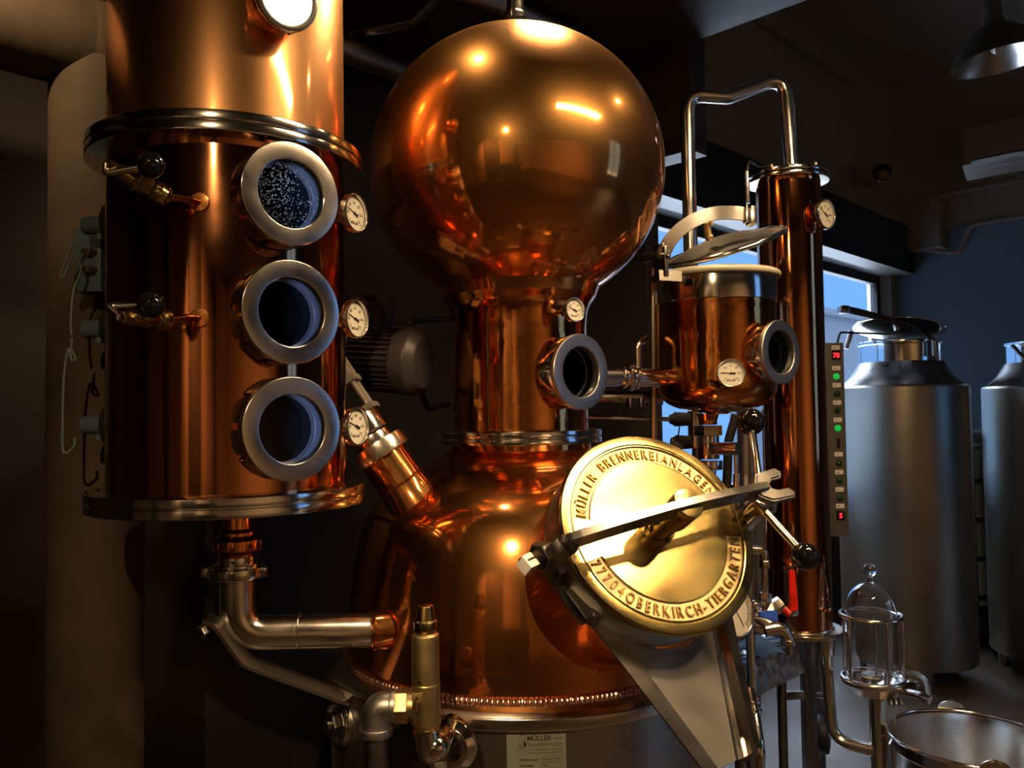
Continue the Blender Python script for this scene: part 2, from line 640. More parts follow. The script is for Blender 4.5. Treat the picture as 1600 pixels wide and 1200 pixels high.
# right wall with a daylight window outside the frame
wr = MB()
wr.box((LEN / 2, WID + .1, .45), (LEN + .4, .2, .9), RM)
wr.box((LEN / 2, WID + .1, 3.95), (LEN + .4, .2, .7), RM)
wr.box((.75, WID + .1, 2.25), (1.9, .2, 2.7), RM)
wr.box(((LEN + 3.4) / 2 , WID + .1, 2.25), (LEN - 3.4 + .4, .2, 2.7), RM)
struct(wr.build('wall_right', WARM))
rbox('wall_back', LEN, LEN + .2, -.2, WID + .2, 0, LO, WARM)
for b0_, b1_ in ((1.2, 1.5), (2.9, 3.9), (5.3, 5.55)):       # unseen dark blocks added behind the viewer to stripe the reflections
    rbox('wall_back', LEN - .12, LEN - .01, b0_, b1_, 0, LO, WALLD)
rbox('reflection_block', LEN - .7, LEN - .13, 3.95, 5.25, 0, .95, WALLD)  # another unseen dark block added for the reflections
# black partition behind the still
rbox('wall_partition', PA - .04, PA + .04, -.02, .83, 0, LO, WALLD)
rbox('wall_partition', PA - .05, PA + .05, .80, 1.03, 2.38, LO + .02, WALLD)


def window(n, a0, a1, b, z0, z1, mull, hor):
    f = MB()
    def bb(x0, x1, y0, y1, d=.06):
        f.box(((x0 + x1) / 2, b, (y0 + y1) / 2), (x1 - x0, d, y1 - y0), RM, .004)
    bb(a0, a0 + .07, z0, z1); bb(a1 - .07, a1, z0, z1); bb(a0, a1, z0, z0 + .07); bb(a0, a1, z1 - .07, z1)
    for x in mull: bb(x - .035, x + .035, z0, z1)
    for z in hor: bb(a0, a1, z - .02, z + .02)
    w = struct(f.build('window_%d' % n, FRAME))
    g = MB(); g.box(((a0 + a1) / 2, b, (z0 + z1) / 2), (a1 - a0 - .02, .006, z1 - z0 - .02), RM)
    g.build('pane', PANE, w)
    return w


PANE = mat('window_pane', (.95, .97, 1), .0, 0, trans=1, ior=1.02)
window(1, .12, 4.8, -.12, WZ0, WZ1, [2.05, 3.5], [1.02])
window(2, 1.7, 3.4, WID + .1, .9, 3.6, [2.55], [2.4])
# black roller-blind box along the window head
rbox('trim_1', .03, 4.76, .0, .16, 2.60, 2.985, FRAME)
# concrete ledge above it and wall trunking
rbox('trim_2', .0, PA, .0, .035, 3.02, 3.10, WALLW)
# conduit along the ceiling edge
rbox('trim_3', .9, PA, .015, .075, 3.98, 4.06, WALLW, bev=.01)
rbox('trim_4', -.01, .16, .0, .40, 2.78, 3.18, WALLW, bev=.01)
q = MB().tube([RP(.05, .25, 3.22), RP(.05, 5.2, 3.22)], .018)
q.tube([RP(.12, .20, 2.80), RP(.05, .5, 2.72), RP(.04, .6, 2.94), RP(.04, 5.2, 2.94)], .02, .06)
struct(q.build('trim_5', WALLW))
# daylight portals
for (a, b, ln, h, z, s) in ((2.46, -.19, 4.7, 1.75, 1.72, 1), (2.55, WID + .2, 1.7, 2.7, 2.25, -1)):
    L = bpy.data.lights.new('daylight_portal', 'AREA'); L.shape = 'RECTANGLE'; L.size = ln; L.size_y = h
    L.cycles.is_portal = True
    o = bpy.data.objects.new('daylight_portal', L); COL.objects.link(o)
    o.matrix_world = frame(RP(a, b, z), -dR * s, dL)
# neighbouring building outside, hides the lower sky towards the corner
nb = MB().box((-14.2, -4.9, 1.65), (14.0, 1.5, 3.3), RM)
nb.box((-14.2, -4.9, 3.35), (14.2, 1.7, .1), RM)
struct(nb.build('outside_building', mat('outside_render', (.010, .020, .036), .8)))

# ------------------------------------------------------------------ things on the room
# CCTV camera
t = thing('security_camera', 'small white security camera high on the wall between condenser and air conditioner', 'camera', RP(.52, .02, 3.36))
m = MB(); cc = W(1352, 276, 6.28); m.rod(cc, W(1376, 271, 6.0), .075, .02, 32); m.rod(RP(.52, .0, 3.33), cc, .03)
m.cyl(RP(.52, .0, 3.33), dR, .07, 0, .03)
m.build('camera_body', PLASTW, t)
MB().rod(W(1375, 271, 6.02), W(1379.5, 270, 5.95), .062, .01, 32).build('lens', BLACK, t)

# air conditioner on the far wall
t = thing('air_conditioner', 'white split air conditioner on the far wall under the pendant lamp', 'air conditioner', RP(0, 1.5, 3.5))
AB0 = .60
def acp(pts, b0, b1, mb):      # profile in (a,z), extruded along dR
    M = Matrix((dL, V((0, 0, 1)), dR)).transposed().to_4x4(); M.translation = CR + dR * b0
    mb.prism(pts, b1 - b0, M, .01)
m = MB()
acp([(.002, 3.56), (.24, 3.56), (.25, 3.36), (.24, 3.27), (.14, 3.17), (.002, 3.17)], AB0, AB0 + 1.1, m)
m.v = [v + V((0, 0, .10)) for v in m.v]
m.build('casing', PLASTW, t)
m = MB()
m.mat(0); acp([(.222, 3.335), (.262, 3.395), (.258, 3.40), (.215, 3.33)], AB0 + .07, AB0 + 1.03, m)
m.build('louvre', PLASTW, t)
m = MB(); acp([(.20, 3.335), (.206, 3.322), (.262, 3.385), (.262, 3.398)], AB0 + .065, AB0 + 1.035, m)
m.build('louvre_gap', INK, t)

# pendant lamp
pc = W(1560, 95, 4.0)
t = thing('pendant_lamp', 'grey dome pendant lamp hanging at top right', 'lamp', V((pc.x, pc.y, pc.z)))
m = MB()
pr = smooth([(.052, .17), (.075, .165), (.13, .12), (.185, .05), (.215, .0)], 6)
m.lathe([V((0, .2)), V((.05, .2))] + pr, pc, (-.10, .0, 1), 64)
m.cyl(pc, (-.10, 0, 1), .045, .19, .30, .004)
m.build('lamp_shade', LAMPSHADE_OUT, t)
m = MB(); m.lathe([(0, .155)] + [(r - .004, z - .002) for r, z in pr], pc, (-.10, 0, 1), 64); m.build('shade_lining', LAMPSHADE_IN, t)
top = V((pc.x - .03, pc.y, HI))
MB().rod(pc + V((-.03, 0, .29)), top, .006).build('cord', BLACK_RUB, t)
MB().sphere(pc + V((0, 0, .07)), .035).build('bulb', GLASS, t)


# ceiling spotlights and added fill lamps: black cans with a warm lamp in their mouth
WARMC = (1.0, .66, .34)
def spot(pos, aim, r, power, label, size=None, color=WARMC):
    pos = V(pos); d = (V(aim) - pos).normalized()
    t = thing('ceiling_or_fill_spot', label, 'ceiling light', (pos.x, pos.y, LO), 'spotlights under the dark ceiling')
    m = MB(); m.cyl(pos, d, r * 1.15, -.10, .012, .004, 40, ri=r * 1.02); m.cyl(pos, d, r * 1.1, -.10, -.09)
    m.build('lamp_housing', BLACK, t)
    j = pos - d * .08
    MB().rod(j, (j.x, j.y, LO), .008).build('stem', BLACK, t)
    L = bpy.data.lights.new('spot_lamp', 'AREA'); L.shape = 'DISK'; L.size = 2 * r; L.energy = power; L.color = color
    L.spread = R_(42 if 'snooted' in label else 60 if 'tan duct' in label or 'aimed' in label else 95 if 'behind the viewer' in label and 'aimed' not in label else 150)
    o = bpy.data.objects.new('spot_lamp', L); COL.objects.link(o)
    o.matrix_world = frame(pos, -d)
    return t


spot((.13, 1.95, 2.66), (.1, 1.6, 1.2), .085, 14, 'black ceiling spotlight just above the copper ball')
spot((-.20, 1.62, 2.68), (-.2, 1.5, .9), .018, 2.2, 'small black ceiling spotlight between column and copper ball')
spot((.95, 1.75, 2.68), (.8, 1.9, .9), .018, 4, 'small black ceiling spotlight right of the copper ball')
spot((-.35, -.75, 2.64), (-.02, 1.5, 1.1), .012, 5, 'small added unseen spotlight above and behind the viewer, aimed at the safety valve')  # unseen fill lamp added to brighten the valve front
spot((-1.0, 1.05, 2.64), (-1.1, 1.85, 2.25), .04, 1.3, 'black ceiling spotlight facing the tan duct')
spot((2.3, .3, 2.62), (2.9, -2.0, 1.2), .06, 42, 'added unseen spotlight washing the warm wall behind the viewer')  # unseen lamp added to brighten the wall that the metal reflects
spot((-1.2, -1.9, 2.62), (-1.6, -3.6, 1.3), .05, 26, 'added unseen spotlight over the dark blocks behind the viewer')  # unseen lamp added so the room behind reflects brighter
spot((1.44, .75, 2.64), (.22, 1.46, 1.28), .055, .75, 'added unseen snooted spotlight aimed at the brass manhole cover')  # unseen lamp added for the cover highlight, narrowed to miss the ball
# linear lamp
LP = V((.96, .98, LO))
t = thing('linear_ceiling_light', 'short linear warm ceiling light right of the copper ball', 'ceiling light', LP)
LM = Matrix.Translation(LP) @ Matrix.Rotation(R_(22), 4, 'Z')
MB().box((0, 0, -.03), (.86, .20, .05), LM, .004).build('lamp_housing', BLACK, t)
L = bpy.data.lights.new('linear_lamp', 'AREA'); L.shape = 'RECTANGLE'; L.size = .80; L.size_y = .15; L.energy = 30; L.color = WARMC
o = bpy.data.objects.new('linear_lamp', L); COL.objects.link(o); o.matrix_world = LM @ Matrix.Translation((0, 0, -.058))

# insulated duct at far left
t = thing('insulated_duct', 'tan wrapped duct with a bend beside the left edge of the column', 'duct', (-.93, 1.86, 0))
m = MB()
m.lathe([(.098, -.0), (.098, .9), (.1, 1.4), (.097, 2.0), (.098, 2.25), (.09, 2.34)], (-.93, 1.86, 0), (0, 0, 1), 48)
m.build('riser', KRAFT, t)
m = MB(); m.tube([(-2.03, .76, 2.37), (-.93, 1.86, 2.34)], .10, .1, 40); m.sphere((-.93, 1.86, 2.34), .105)
m.build('branch', KRAFT, t)

# two steel pipes under the dark ceiling behind the column and ball
m = MB().tube([W(470, 50, 2.35), W(640, 118, 2.75)], .038, None, 32)
tag(m.build('steel_pipe', STEEL_DULL), 'thick brushed steel pipe running behind the column top to the copper ball', 'pipe')
m = MB().tube([W(640, -45, 2.12), W(785, 8, 2.42), W(900, 60, 2.62)], .03, None, 32)
tag(m.build('steel_pipe', STEEL_DULL), 'brushed steel pipe behind the fitting on top of the copper ball', 'pipe')

# ================================================================== THE POT STILL
A = V((.02, 1.98, 0))
still = thing('pot_still', 'large copper pot still with round helmet on a steel jacket', 'still', (A.x, A.y, 0))
# steel jacket
m = MB()
m.lathe(rp([(0, 0.02), (.43, .02), (.445, .04), (.445, .935), (.44, .94)], .004), A, (0, 0, 1), 128)
m.build('steel_jacket', STEEL_JACKET, still)
m = MB()
m.lathe(rp([(.40, .962), (.412, .962), (.448, .955), (.462, .948), (.462, .925), (.446, .922), (.44, .93)], .005), A, (0, 0, 1), 160)
m.build('jacket_rim', STEEL, still)
# copper weld bead
m = MB()
pr = [(.411 + .006 * math.cos(2 * PI * i / 8), .964 + .005 * math.sin(2 * PI * i / 8)) for i in range(9)]
m.lathe(pr, A, (0, 0, 1), 1440, mod=lambda a, z: 1 + .008 * abs(math.sin(a * 130)))
m.build('weld_bead', WELD, still)
# pot
pp = smooth([(.168, 1.412), (.19, 1.400), (.262, 1.362), (.32, 1.322), (.357, 1.278), (.385, 1.2), (.400, 1.11), (.407, 1.03), (.409, .962)], 8)
m = MB(); m.lathe([V((.165, 1.431)), V((.165, 1.416))] + pp, A, (0, 0, 1), 160)
m.build('pot_body', COPPER, still)
# neck flange pair
m = MB()
for z in (1.4295, 1.4455):
    m.lathe(rp([(.16, z), (.191, z), (.191, z + .0145), (.16, z + .0145)], .003), A, (0, 0, 1), 128)
m.lathe([(.183, 1.43), (.183, 1.459)], A, (0, 0, 1), 96)
m.build('neck_flange', CHROME, still)
# neck + ball
zc, rb, hb = 2.077, .35, .335
m = MB()
npf = smooth([(.160, 1.459), (.159, 1.55), (.159, 1.66), (.160, 1.71), (.166, 1.745), (.183, 1.772)], 6)
m.lathe([V((.160, 1.459))] + column_profile(.1595, 1.462, 1.70, .006) + [p for p in npf if p.y > 1.702], A, (0, 0, 1), 160)
c = A + az(38) * .215; c.z = W(907, 581, c.y).z
m.punch(c, az(40), .0835 * .76)
m.build('neck', COPPER_RIPPLE, still)
m = MB()
a0 = math.asin(.183 / rb)
prb = [V((rb * math.sin(a0 + (PI - a0) * i / 90), zc - hb * math.cos(a0 + (PI - a0) * i / 90))) for i in range(91)]
prb[-1].x = 0
prb = [V((.183, 1.772))] + [p for p in prb if p.y > 1.795]
m.lathe(prb, A, (0, 0, 1), 192)
m.build('helmet_ball', COPPER_BALL, still)
# fitting on top of the ball
ztop = zc + hb
m = MB()
tp = V((A.x - .012, A.y, 0))
m.lathe(rp([(0, ztop - .01), (.034, ztop - .01), (.034, ztop + .012), (.029, ztop + .014), (.029, ztop + .05), (.022, ztop + .055), (.022, ztop + .12), (0, ztop + .12)], .002), A, (0, 0, 1), 48)
hexnut(m, (A.x, A.y, ztop + .014), (A.x, A.y, ztop + .034), .038)
m.build('top_fitting', CHROME, still)
m = MB().tube([(A.x, A.y, ztop + .1), (A.x, A.y, LO - .08), (A.x - .3, A.y + .5, LO - .08), (A.x - .5, 2.55, LO - .08)], .02, .06, 24)
m.build('vent_pipe', STEEL, still)

# neck thermometer and sight glass
phi = 30
c = A + az(phi) * .235; c.z = W(893, 484, c.y).z
gauge(still, c, az(35), .0265, A + az(phi) * .155 + V((0, 0, c.z)), needle=155)
phi = 38
c = A + az(phi) * .215; c.z = W(907, 581, c.y).z
sight(still, c, az(40), .0835, A + az(phi) * .13 + V((0, 0, c.z)), tube_mat=CHROME, ring_mat=STEEL_DULL, inner=.66, nut_mat=CHROME)

# ------------------------------------------------------------------ manhole
mn = V((math.sin(R_(22.1)) * math.cos(R_(30.7)), -math.cos(R_(22.1)) * math.cos(R_(30.7)), math.sin(R_(30.7))))
mu = V((math.cos(R_(22.1)), math.sin(R_(22.1)), 0))
mv = mn.cross(mu)
MD = W(1031, 826, 1.46)
MM = frame(MD, mn, mu)
RO = .187
m = MB()
m.lathe(rp([(.165, -.30), (.1775, -.105), (.183, -.100), (.183, -.09), (.178, -.088), (.170, -.085)], .002), MD, mn, 128)
m.build('manhole_collar', COPPER, still)
m = MB(); m.lathe(rp([(.166, -.095), (.179, -.095), (.1795, -.018), (.166, -.018)], .003), MD, mn, 128)
m.build('manhole_rim', STEEL_DULL, still)
m = MB(); m.lathe([(.171, -.02), (.183, -.019), (.183, -.013), (.171, -.012)], MD, mn, 96); m.build('manhole_gasket', BLACK_RUB, still)
# brass cover with recessed text bands
cover = MB()
# dished front: flat rim, step, flat centre
cover.lathe(rp([(0, -.014), (RO - .004, -.014), (RO, -.010), (RO, -.0042), (RO - .003, .0), (.168, .0005), (.165, -.001)], .0015), MD, mn, 160)
ra, rb2 = .131, .1635
def sector_ring(mb, r1, r2, z1, z2, a0, a1, seg=64):
    mb.lathe([(r1, z1), (r2, z2)], MD, mn, seg, R_(a0), R_(a1), x=mu)
# centre disc and the parts of the band that carry no text
cover.lathe([(0, .0), (ra, .0)], MD, mn, 128)
cover.lathe([(rb2, .0), (.166, -.0002)], MD, mn, 128)
bands = [(-162.5, -9.5), (22, 169)]
free = [(-9.5, 22), (169, 197.5)]
for a0, a1 in free: sector_ring(cover, ra, rb2, 0, 0, a0, a1)
for a0, a1 in bands:
    cover.mat(1); sector_ring(cover, ra, rb2, -.0030, -.0030, a0, a1, 96); cover.mat(0)
    cover.lathe([(ra, 0), (ra, -.0030)], MD, mn, 96, R_(a0), R_(a1), x=mu)
    cover.lathe([(rb2, 0), (rb2, -.0030)], MD, mn, 96, R_(a0), R_(a1), x=mu)
    for aa in (a0, a1):
        pts = [(ra, 0), (rb2, 0), (rb2, -.0030), (ra, -.0030)]
        cover.add([MM @ V((r * math.cos(R_(aa)), r * math.sin(R_(aa)), z)) for r, z in pts], [[0, 1, 2, 3]])
for a0, a1 in bands:    # thin raised border of each band
    for r_ in (ra, rb2):
        cover.torus(MD, mn, r_, .0011, 96, 6, R_(a0), R_(a1), x=mu)
cv = cover.build('manhole_cover', [BRASS, BRASS_BAND], still, 'brass manhole cover with raised ring lettering')
SX = Matrix.Diagonal((.76, 1, 1, 1))
def arc_text(txt, start, end, inward):
    wd_ = []
    for ch in txt:
        if ch == ' ': wd_.append(.009); continue
        vs, fs = text2d(ch, .0265, .0038, .0002)
        wd_.append((max(v.x for v in vs) - min(v.x for v in vs)) * .76)
    gap = (R_(abs(end - start)) * .1475 - sum(wd_)) / (len(txt) - 1)
    s = 0
    sg_ = -1 if start > end else 1
    let = MB()
    for ch, w_ in zip(txt, wd_):
        a = start + sg_ * math.degrees((s + w_ / 2) / .1475)
        s += w_ + gap
        if ch == ' ': continue
        if inward:
            M = MM @ Matrix.Rotation(R_(a - 90), 4, 'Z') @ Matrix.Translation((0, .1475 - .0096, -.0035)) @ SX
        else:
            M = MM @ Matrix.Rotation(R_(a + 90), 4, 'Z') @ Matrix.Translation((0, -.1475 - .0096, -.0035)) @ SX
        vs, fs = text2d(ch, .0265, .0038, .0002)
        mx = (max(v.x for v in vs) + min(v.x for v in vs)) / 2
        let.add([M @ (v - V((mx, 0, 0))) for v in vs], fs)
    let.build('raised_lettering', BRASS_LETTER, cv)
arc_text('MÜLLER BRENNEREIANLAGEN', 167, 24, True)
arc_text('77704OBERKIRCH-TIERGARTEN', -161.5, -11, False)

# clamp bar
h = .085
o_h = MD + mn * h
pA = onplane(893, 845, MD + mn * .075, mn)
pB = onplane(1062, 797, o_h, mn)
pC = onplane(1190, 766, MD + mn * .085, mn)
hinge = onplane(862, 872, MD + mn * .0, mn)
bd = (pC - pA).normalized()
bw = mn.cross(bd).normalized()          # in-plane normal of the bar
m = MB()
# flat bar standing on edge, gently bowed over the boss
path = [hinge, hinge.lerp(pA, .5), pA] + [pA.lerp(pC, t_) + mn * (.020 * math.sin(PI * t_)) for t_ in (.15, .3, .45, .6, .75, .9)] + [pC + bd * .005]
m.strap(path, mn + bw * .15, .034, .013, .02)
bar = m.build('clamp_bar', STEEL_BAR, still)
# fork at the end: two prongs in the bar plane
fm_ = frame(pC, mn + bw * .1, bd)
fy = fm_.to_3x3() @ V((0, 1, 0))
fork = [(-.018, -.012), (.004, -.028), (.052, -.030), (.060, -.022), (.052, -.010), (.030, -.010), (.018, -.004), (.018, .006), (.028, .012), (.050, .012), (.058, .022), (.050, .032), (.002, .030), (-.010, .014)]
m = MB(); m.prism([(x, y) for x, y in fork], .018, fm_ @ Matrix.Translation((0, 0, -.009)), .003)
m.build('clamp_fork', STEEL_BAR, bar)
# brass boss at the cover centre, with pin
m = MB()
m.cyl(MD, mn, .027, -.001, .008, .002, 48); m.cyl(MD, mn, .021, .006, .05, .002, 48)
m.build('centre_boss', BRASS, still)
m = MB(); m.cyl(MD, mn, .027, .045, .106, .003, 48); m.cyl(MD + mn * .03, mu, .005, -.034, .034)
m.build('centre_screw', BRASS, bar)
# hinge block left
m = MB()
hb0 = hinge - mn * .01
Mh = frame(hb0, (mn * .35 + bw * .2 + bd * .6), bw)
hx = (V((-.62, -.35, .0)))
m.rod(W(818, 884, 1.33), W(902, 842, 1.44), .014, .003, 8)
m.cyl(W(848, 868, 1.37), (W(848, 868, 1.37) - W(880, 852, 1.41)), .024, -.012, .012, .004, 6)
m.cyl(W(868, 892, 1.42), (W(848, 868, 1.37) - W(880, 852, 1.41)), .021, -.01, .012, .004, 6)
m.rod(W(862, 905, 1.42), W(905, 900, 1.45), .011, .002, 12)
m.strap([W(872, 900, 1.42), W(893, 935, 1.42), W(918, 968, 1.42)], (.3, -.8, .5), .012, .03)
m.build('hinge', STEEL_DARK, still)
m = MB(); mq = W(824, 882, 1.335)
m.cyl(mq, W(818, 884, 1.33) - W(902, 842, 1.44), .0175, -.013, .010, .004, 4)
m.build('hinge_cap', PLASTW, still)
# swing bolt at right: brass/steel sleeve, eye nut, T-handles with ball knobs
sb = onplane(1172, 806, MD - mn * .02, mn); se = onplane(1196, 785, MD + mn * .05, mn)
m = MB(); m.rod(sb - mn * .06, se, .019, .003, 40); m.rod(sb - mn * .07, sb - mn * .02, .024, .003, 40)
m.rod(se - mn * .012, se + mn * .006, .024, .003, 6)
sbo = m.build('swing_bolt', STEEL, still)
k1 = W(1258, 869, 1.40); k2 = W(1173, 659, 1.62)
for kk, b0 in ((k1, W(1196, 800, 1.44)), (k2, W(1190, 785, 1.50))):
    m = MB(); m.rod(b0, kk, .0075, .001, 24)
    hd = m.build('handle_rod', STEEL, sbo)
    d = (kk - b0).normalized()
    rr = 21.5 / 1300 * kk.y
    MB().lathe([(0, -rr)] + [(rr * math.sin(PI * i / 24), -rr * math.cos(PI * i / 24)) for i in range(3, 24)] + [(0, rr)], kk, d, 40).build('ball_knob', BLACK, sbo)

# discharge chute under the manhole
TL, TR0 = W(908, 948, 1.42), W(1116, 985, 1.53)
BL = W(1101, 1205, 1.26)
cn = (TR0 - TL).cross(BL - TL).normalized()
if cn.y > 0: cn = -cn
def quad(mb, P, t, n):
    vs = [p for p in P] + [p - n * t for p in P]
    mb.add(vs, [[0, 1, 2, 3], [7, 6, 5, 4], [0, 4, 5, 1], [1, 5, 6, 2], [2, 6, 7, 3], [3, 7, 4, 0]])
fo = TL - cn * .009                       # trough floor plane, set back from the rails
F = [onplane(px, py, fo, cn) for px, py in ((928, 940), (1108, 960), (1150, 1188), (1118, 1203))]
m = MB(); quad(m, F, .003, cn); chu = m.build('discharge_chute', STEEL_DULL, still)
m = MB()
L4 = [onplane(px, py, TL, cn) for px, py in ((905, 950), (934, 948), (1122, 1202), (1101, 1206))]
quad(m, L4, .003, cn)
quad(m, [L4[1], F[0], F[3], L4[2]], .002, (TL - TR0).normalized())
m.build('chute_rail', STEEL, still)
m = MB()
rim = [onplane(px, py, TL + cn * .009, cn) for px, py in ((1129, 965), (1182, 1172))]
out = [onplane(px, py, TL + cn * .002, cn) for px, py in ((1143, 955), (1188, 1166))]
k = 6
for i in range(k):
    t1, t2 = i / k, (i + 1) / k
    e_ = lambda t: 1 - (1 - t) ** 1.6
    row = []
    for t_ in (t1, t2):
        row.append((F[1].lerp(rim[0], t_) - cn * .006 * math.sin(PI * t_), F[2].lerp(rim[1], t_) - cn * .006 * math.sin(PI * t_)))
    m.add([row[0][0], row[1][0], row[1][1], row[0][1]], [[0, 1, 2, 3]])
m.build('chute_side', STEEL, still)
m = MB()
quad(m, [rim[0], out[0], out[1], rim[1]], .003, cn)
quad(m, [out[0], out[0] - cn * .05 + V((.004, 0, 0)), out[1] - cn * .05 + V((.004, 0, 0)), out[1]], .002, V((1, 0, 0)))
m.build('chute_rail', STEEL_DARK, still)
m = MB()
bp1 = W(929, 962, 1.395)
m.prism([(-.03, -.022), (.03, -.022), (.036, 0), (.03, .022), (-.03, .022)], .006, frame(W(912, 944, 1.405), cn, (TL - BL)) , .002)
m.cyl(bp1, cn, .0085, -.005, .009, .001, 20)
m.build('chute_bracket', STEEL_DARK, still)

# ------------------------------------------------------------------ agitator port on the pot (copper stub + union)
pb = W(642, 776, 1.80)
ax = (W(599, 712, 1.80) - pb).normalized()
Lx = (W(599, 712, 1.80) - pb).length
m = MB()
m.lathe([(.095, -.085), (.066, -.03), (.056, .01), (.053, .03), (.0525, Lx)], pb, ax, 64)
m.torus(pb + ax * .035, ax, .052, .004, 64, 8)
m.build('agitator_port', COPPER, still)

# nameplate on the jacket
RJ = .446
pc_ = W(838, 1170, 1.53)
ph0 = ang_from(A, V((W(838, 1170, A.y - RJ * .99).x, A.y - RJ * .99, 0)))
ztp = W(838, 1134, 1.535).z
Wp, Hp = .108, .15
def onjacket(v, lift=0.):
    a = R_(ph0) + v.x / RJ
    r = RJ + v.z + lift
    return V((A.x + r * math.sin(a), A.y - r * math.cos(a), ztp + v.y))
m = MB()
N = 16
outl = []
cr = .006
for (cx, cy, s0) in ((Wp / 2 - cr, -cr, 0), (-Wp / 2 + cr, -cr, 90), (-Wp / 2 + cr, -Hp + cr, 180), (Wp / 2 - cr, -Hp + cr, 270)):
    for j in range(5):
        a_ = R_(s0 + 90 * j / 4); outl.append((cx + cr * math.cos(a_), cy + cr * math.sin(a_)))
def gridplate(mb, x0, x1, y0, y1, z, t):
    n = 14
    for i in range(n):
        xa, xb = x0 + (x1 - x0) * i / n, x0 + (x1 - x0) * (i + 1) / n
        vs = [onjacket(V((x, y, zz))) for zz in (z, z + t) for x, y in ((xa, y0), (xb, y0), (xb, y1), (xa, y1))]
        mb.add(vs, [[0, 1, 2, 3], [7, 6, 5, 4], [0, 4, 5, 1], [1, 5, 6, 2], [2, 6, 7, 3], [3, 7, 4, 0]])
gridplate(m, -Wp / 2, Wp / 2, -Hp, 0, .0005, .0018)
npl = m.build('nameplate', PLATE, still, 'engraved metal nameplate')
m = MB()
for sx in (-1, 1):
    m = MB()
    p0 = onjacket(V((sx * (Wp / 2 - .007), -.007, .0022)))
    d0 = (p0 - V((A.x, A.y, p0.z))).normalized()
    m.cyl(p0, d0, .0048, 0, .0016, .0006, 24, ri=.0015)
    m.build('rivet', CHROME, npl)
m = MB()
F_ = lambda v: onjacket(v, .0023)
def T(body, size, x, y, bold=0., w=None):
    vs, fs = text2d(body, size, .0001, bold)
    x0 = min(v.x for v in vs); x1 = max(v.x for v in vs)
    k = w / (x1 - x0) if w else 1
    m.add([F_(V(((v.x - x0) * k + x, v.y + y, v.z))) for v in vs], fs)
def bx(x0, x1, y0, y1):
    n = 8
    for i in range(n):
        xa, xb = x0 + (x1 - x0) * i / n, x0 + (x1 - x0) * (i + 1) / n
        m.add([F_(V((x, y, 0))) for x, y in ((xa, y0), (xb, y0), (xb, y1), (xa, y1))], [[0, 1, 2, 3]])
def outlinebox(x0, x1, y0, y1, w=.0005):
    bx(x0, x1, y0, y0 + w); bx(x0, x1, y1 - w, y1)
    for xx in (x0, x1 - w): m.add([F_(V((x, y, 0))) for x, y in ((xx, y0), (xx + w, y0), (xx + w, y1), (xx, y1))], [[0, 1, 2, 3]])
T('MÜLLER', .0125, -.0165, -.0255, .00025, .044); T('GmbH', .0070, .0305, -.0245, 0, .0165)
T('BRENNEREIANLAGEN', .0082, -.0165, -.0355, 0, .0635)
bx(-.0165, .047, -.0382, -.0378)
T('D-77704 Oberkirch-Tiergarten', .0051, -.016, -.0435, 0, .0625); T('www.brennereianlagen.de', .0055, -.016, -.0490, 0, .0625)
bx(-.036, .047, -.0535, -.053)
# little line drawing of a still
outlinebox(-.035, -.0225, -.0505, -.0405); outlinebox(-.032, -.0255, -.040, -.034, .001)
for k in range(20):
    a1_, a2_ = PI * 1.1 * k / 20 - .1, PI * 1.1 * (k + 1) / 20 - .1
    m.add([F_(V((-.0255 + r * math.cos(a) * .85, -.020 + r * math.sin(a), 0))) for r, a in ((.0048, a1_), (.0056, a1_), (.0056, a2_), (.0048, a2_))], [[0, 1, 2, 3]])
for k in range(24):
    a1_, a2_ = 2 * PI * k / 24, 2 * PI * (k + 1) / 24
    m.add([F_(V((-.029 + r * math.cos(a), -.0285 + r * math.sin(a), 0))) for r, a in ((.0034, a1_), (.0040, a1_), (.0040, a2_), (.0034, a2_))], [[0, 1, 2, 3]])
bx(-.0215, -.0205, -.041, -.021); bx(-.0235, -.0185, -.036, -.028)
y = -.0615
for a_, b_ in (('Seriennummer', 'ARONIA 4085'), ('Herstelljahr', '2018'), ('Inhalt', '150 Liter'), ('Druck', '0,5 bar'), ('Temperatur', '110 °C')):
    T(a_, .0056, -.031, y, .0002); outlinebox(.008, .045, y - .0025, y + .0068); T(b_, .0058, .0105, y, 0, .032 if len(b_) > 8 else None)
    y -= .0105
m.build('engraving', INK, npl)

# chrome sight-plug at the left of the jacket
ph = -58
c = A + az(ph) * .447; c.z = W(543, 1127, c.y).z
m = MB(); n_ = az(ph + 6)
m.lathe(rp([(.0, .0), (.049, .0), (.049, .012), (.036, .018), (.033, .010), (0, .010)], .003), c, n_, 64)
m.torus(c + n_ * .014, n_, .041, .005, 64, 10)
pg = m.build('jacket_plug', CHROME, still)
m = MB(); hexnut(m, c + n_ * .008, c + n_ * .03, .024); m.cyl(c, n_, .013, .02, .04)
m.build('hex_plug', STEEL_DARK, pg)

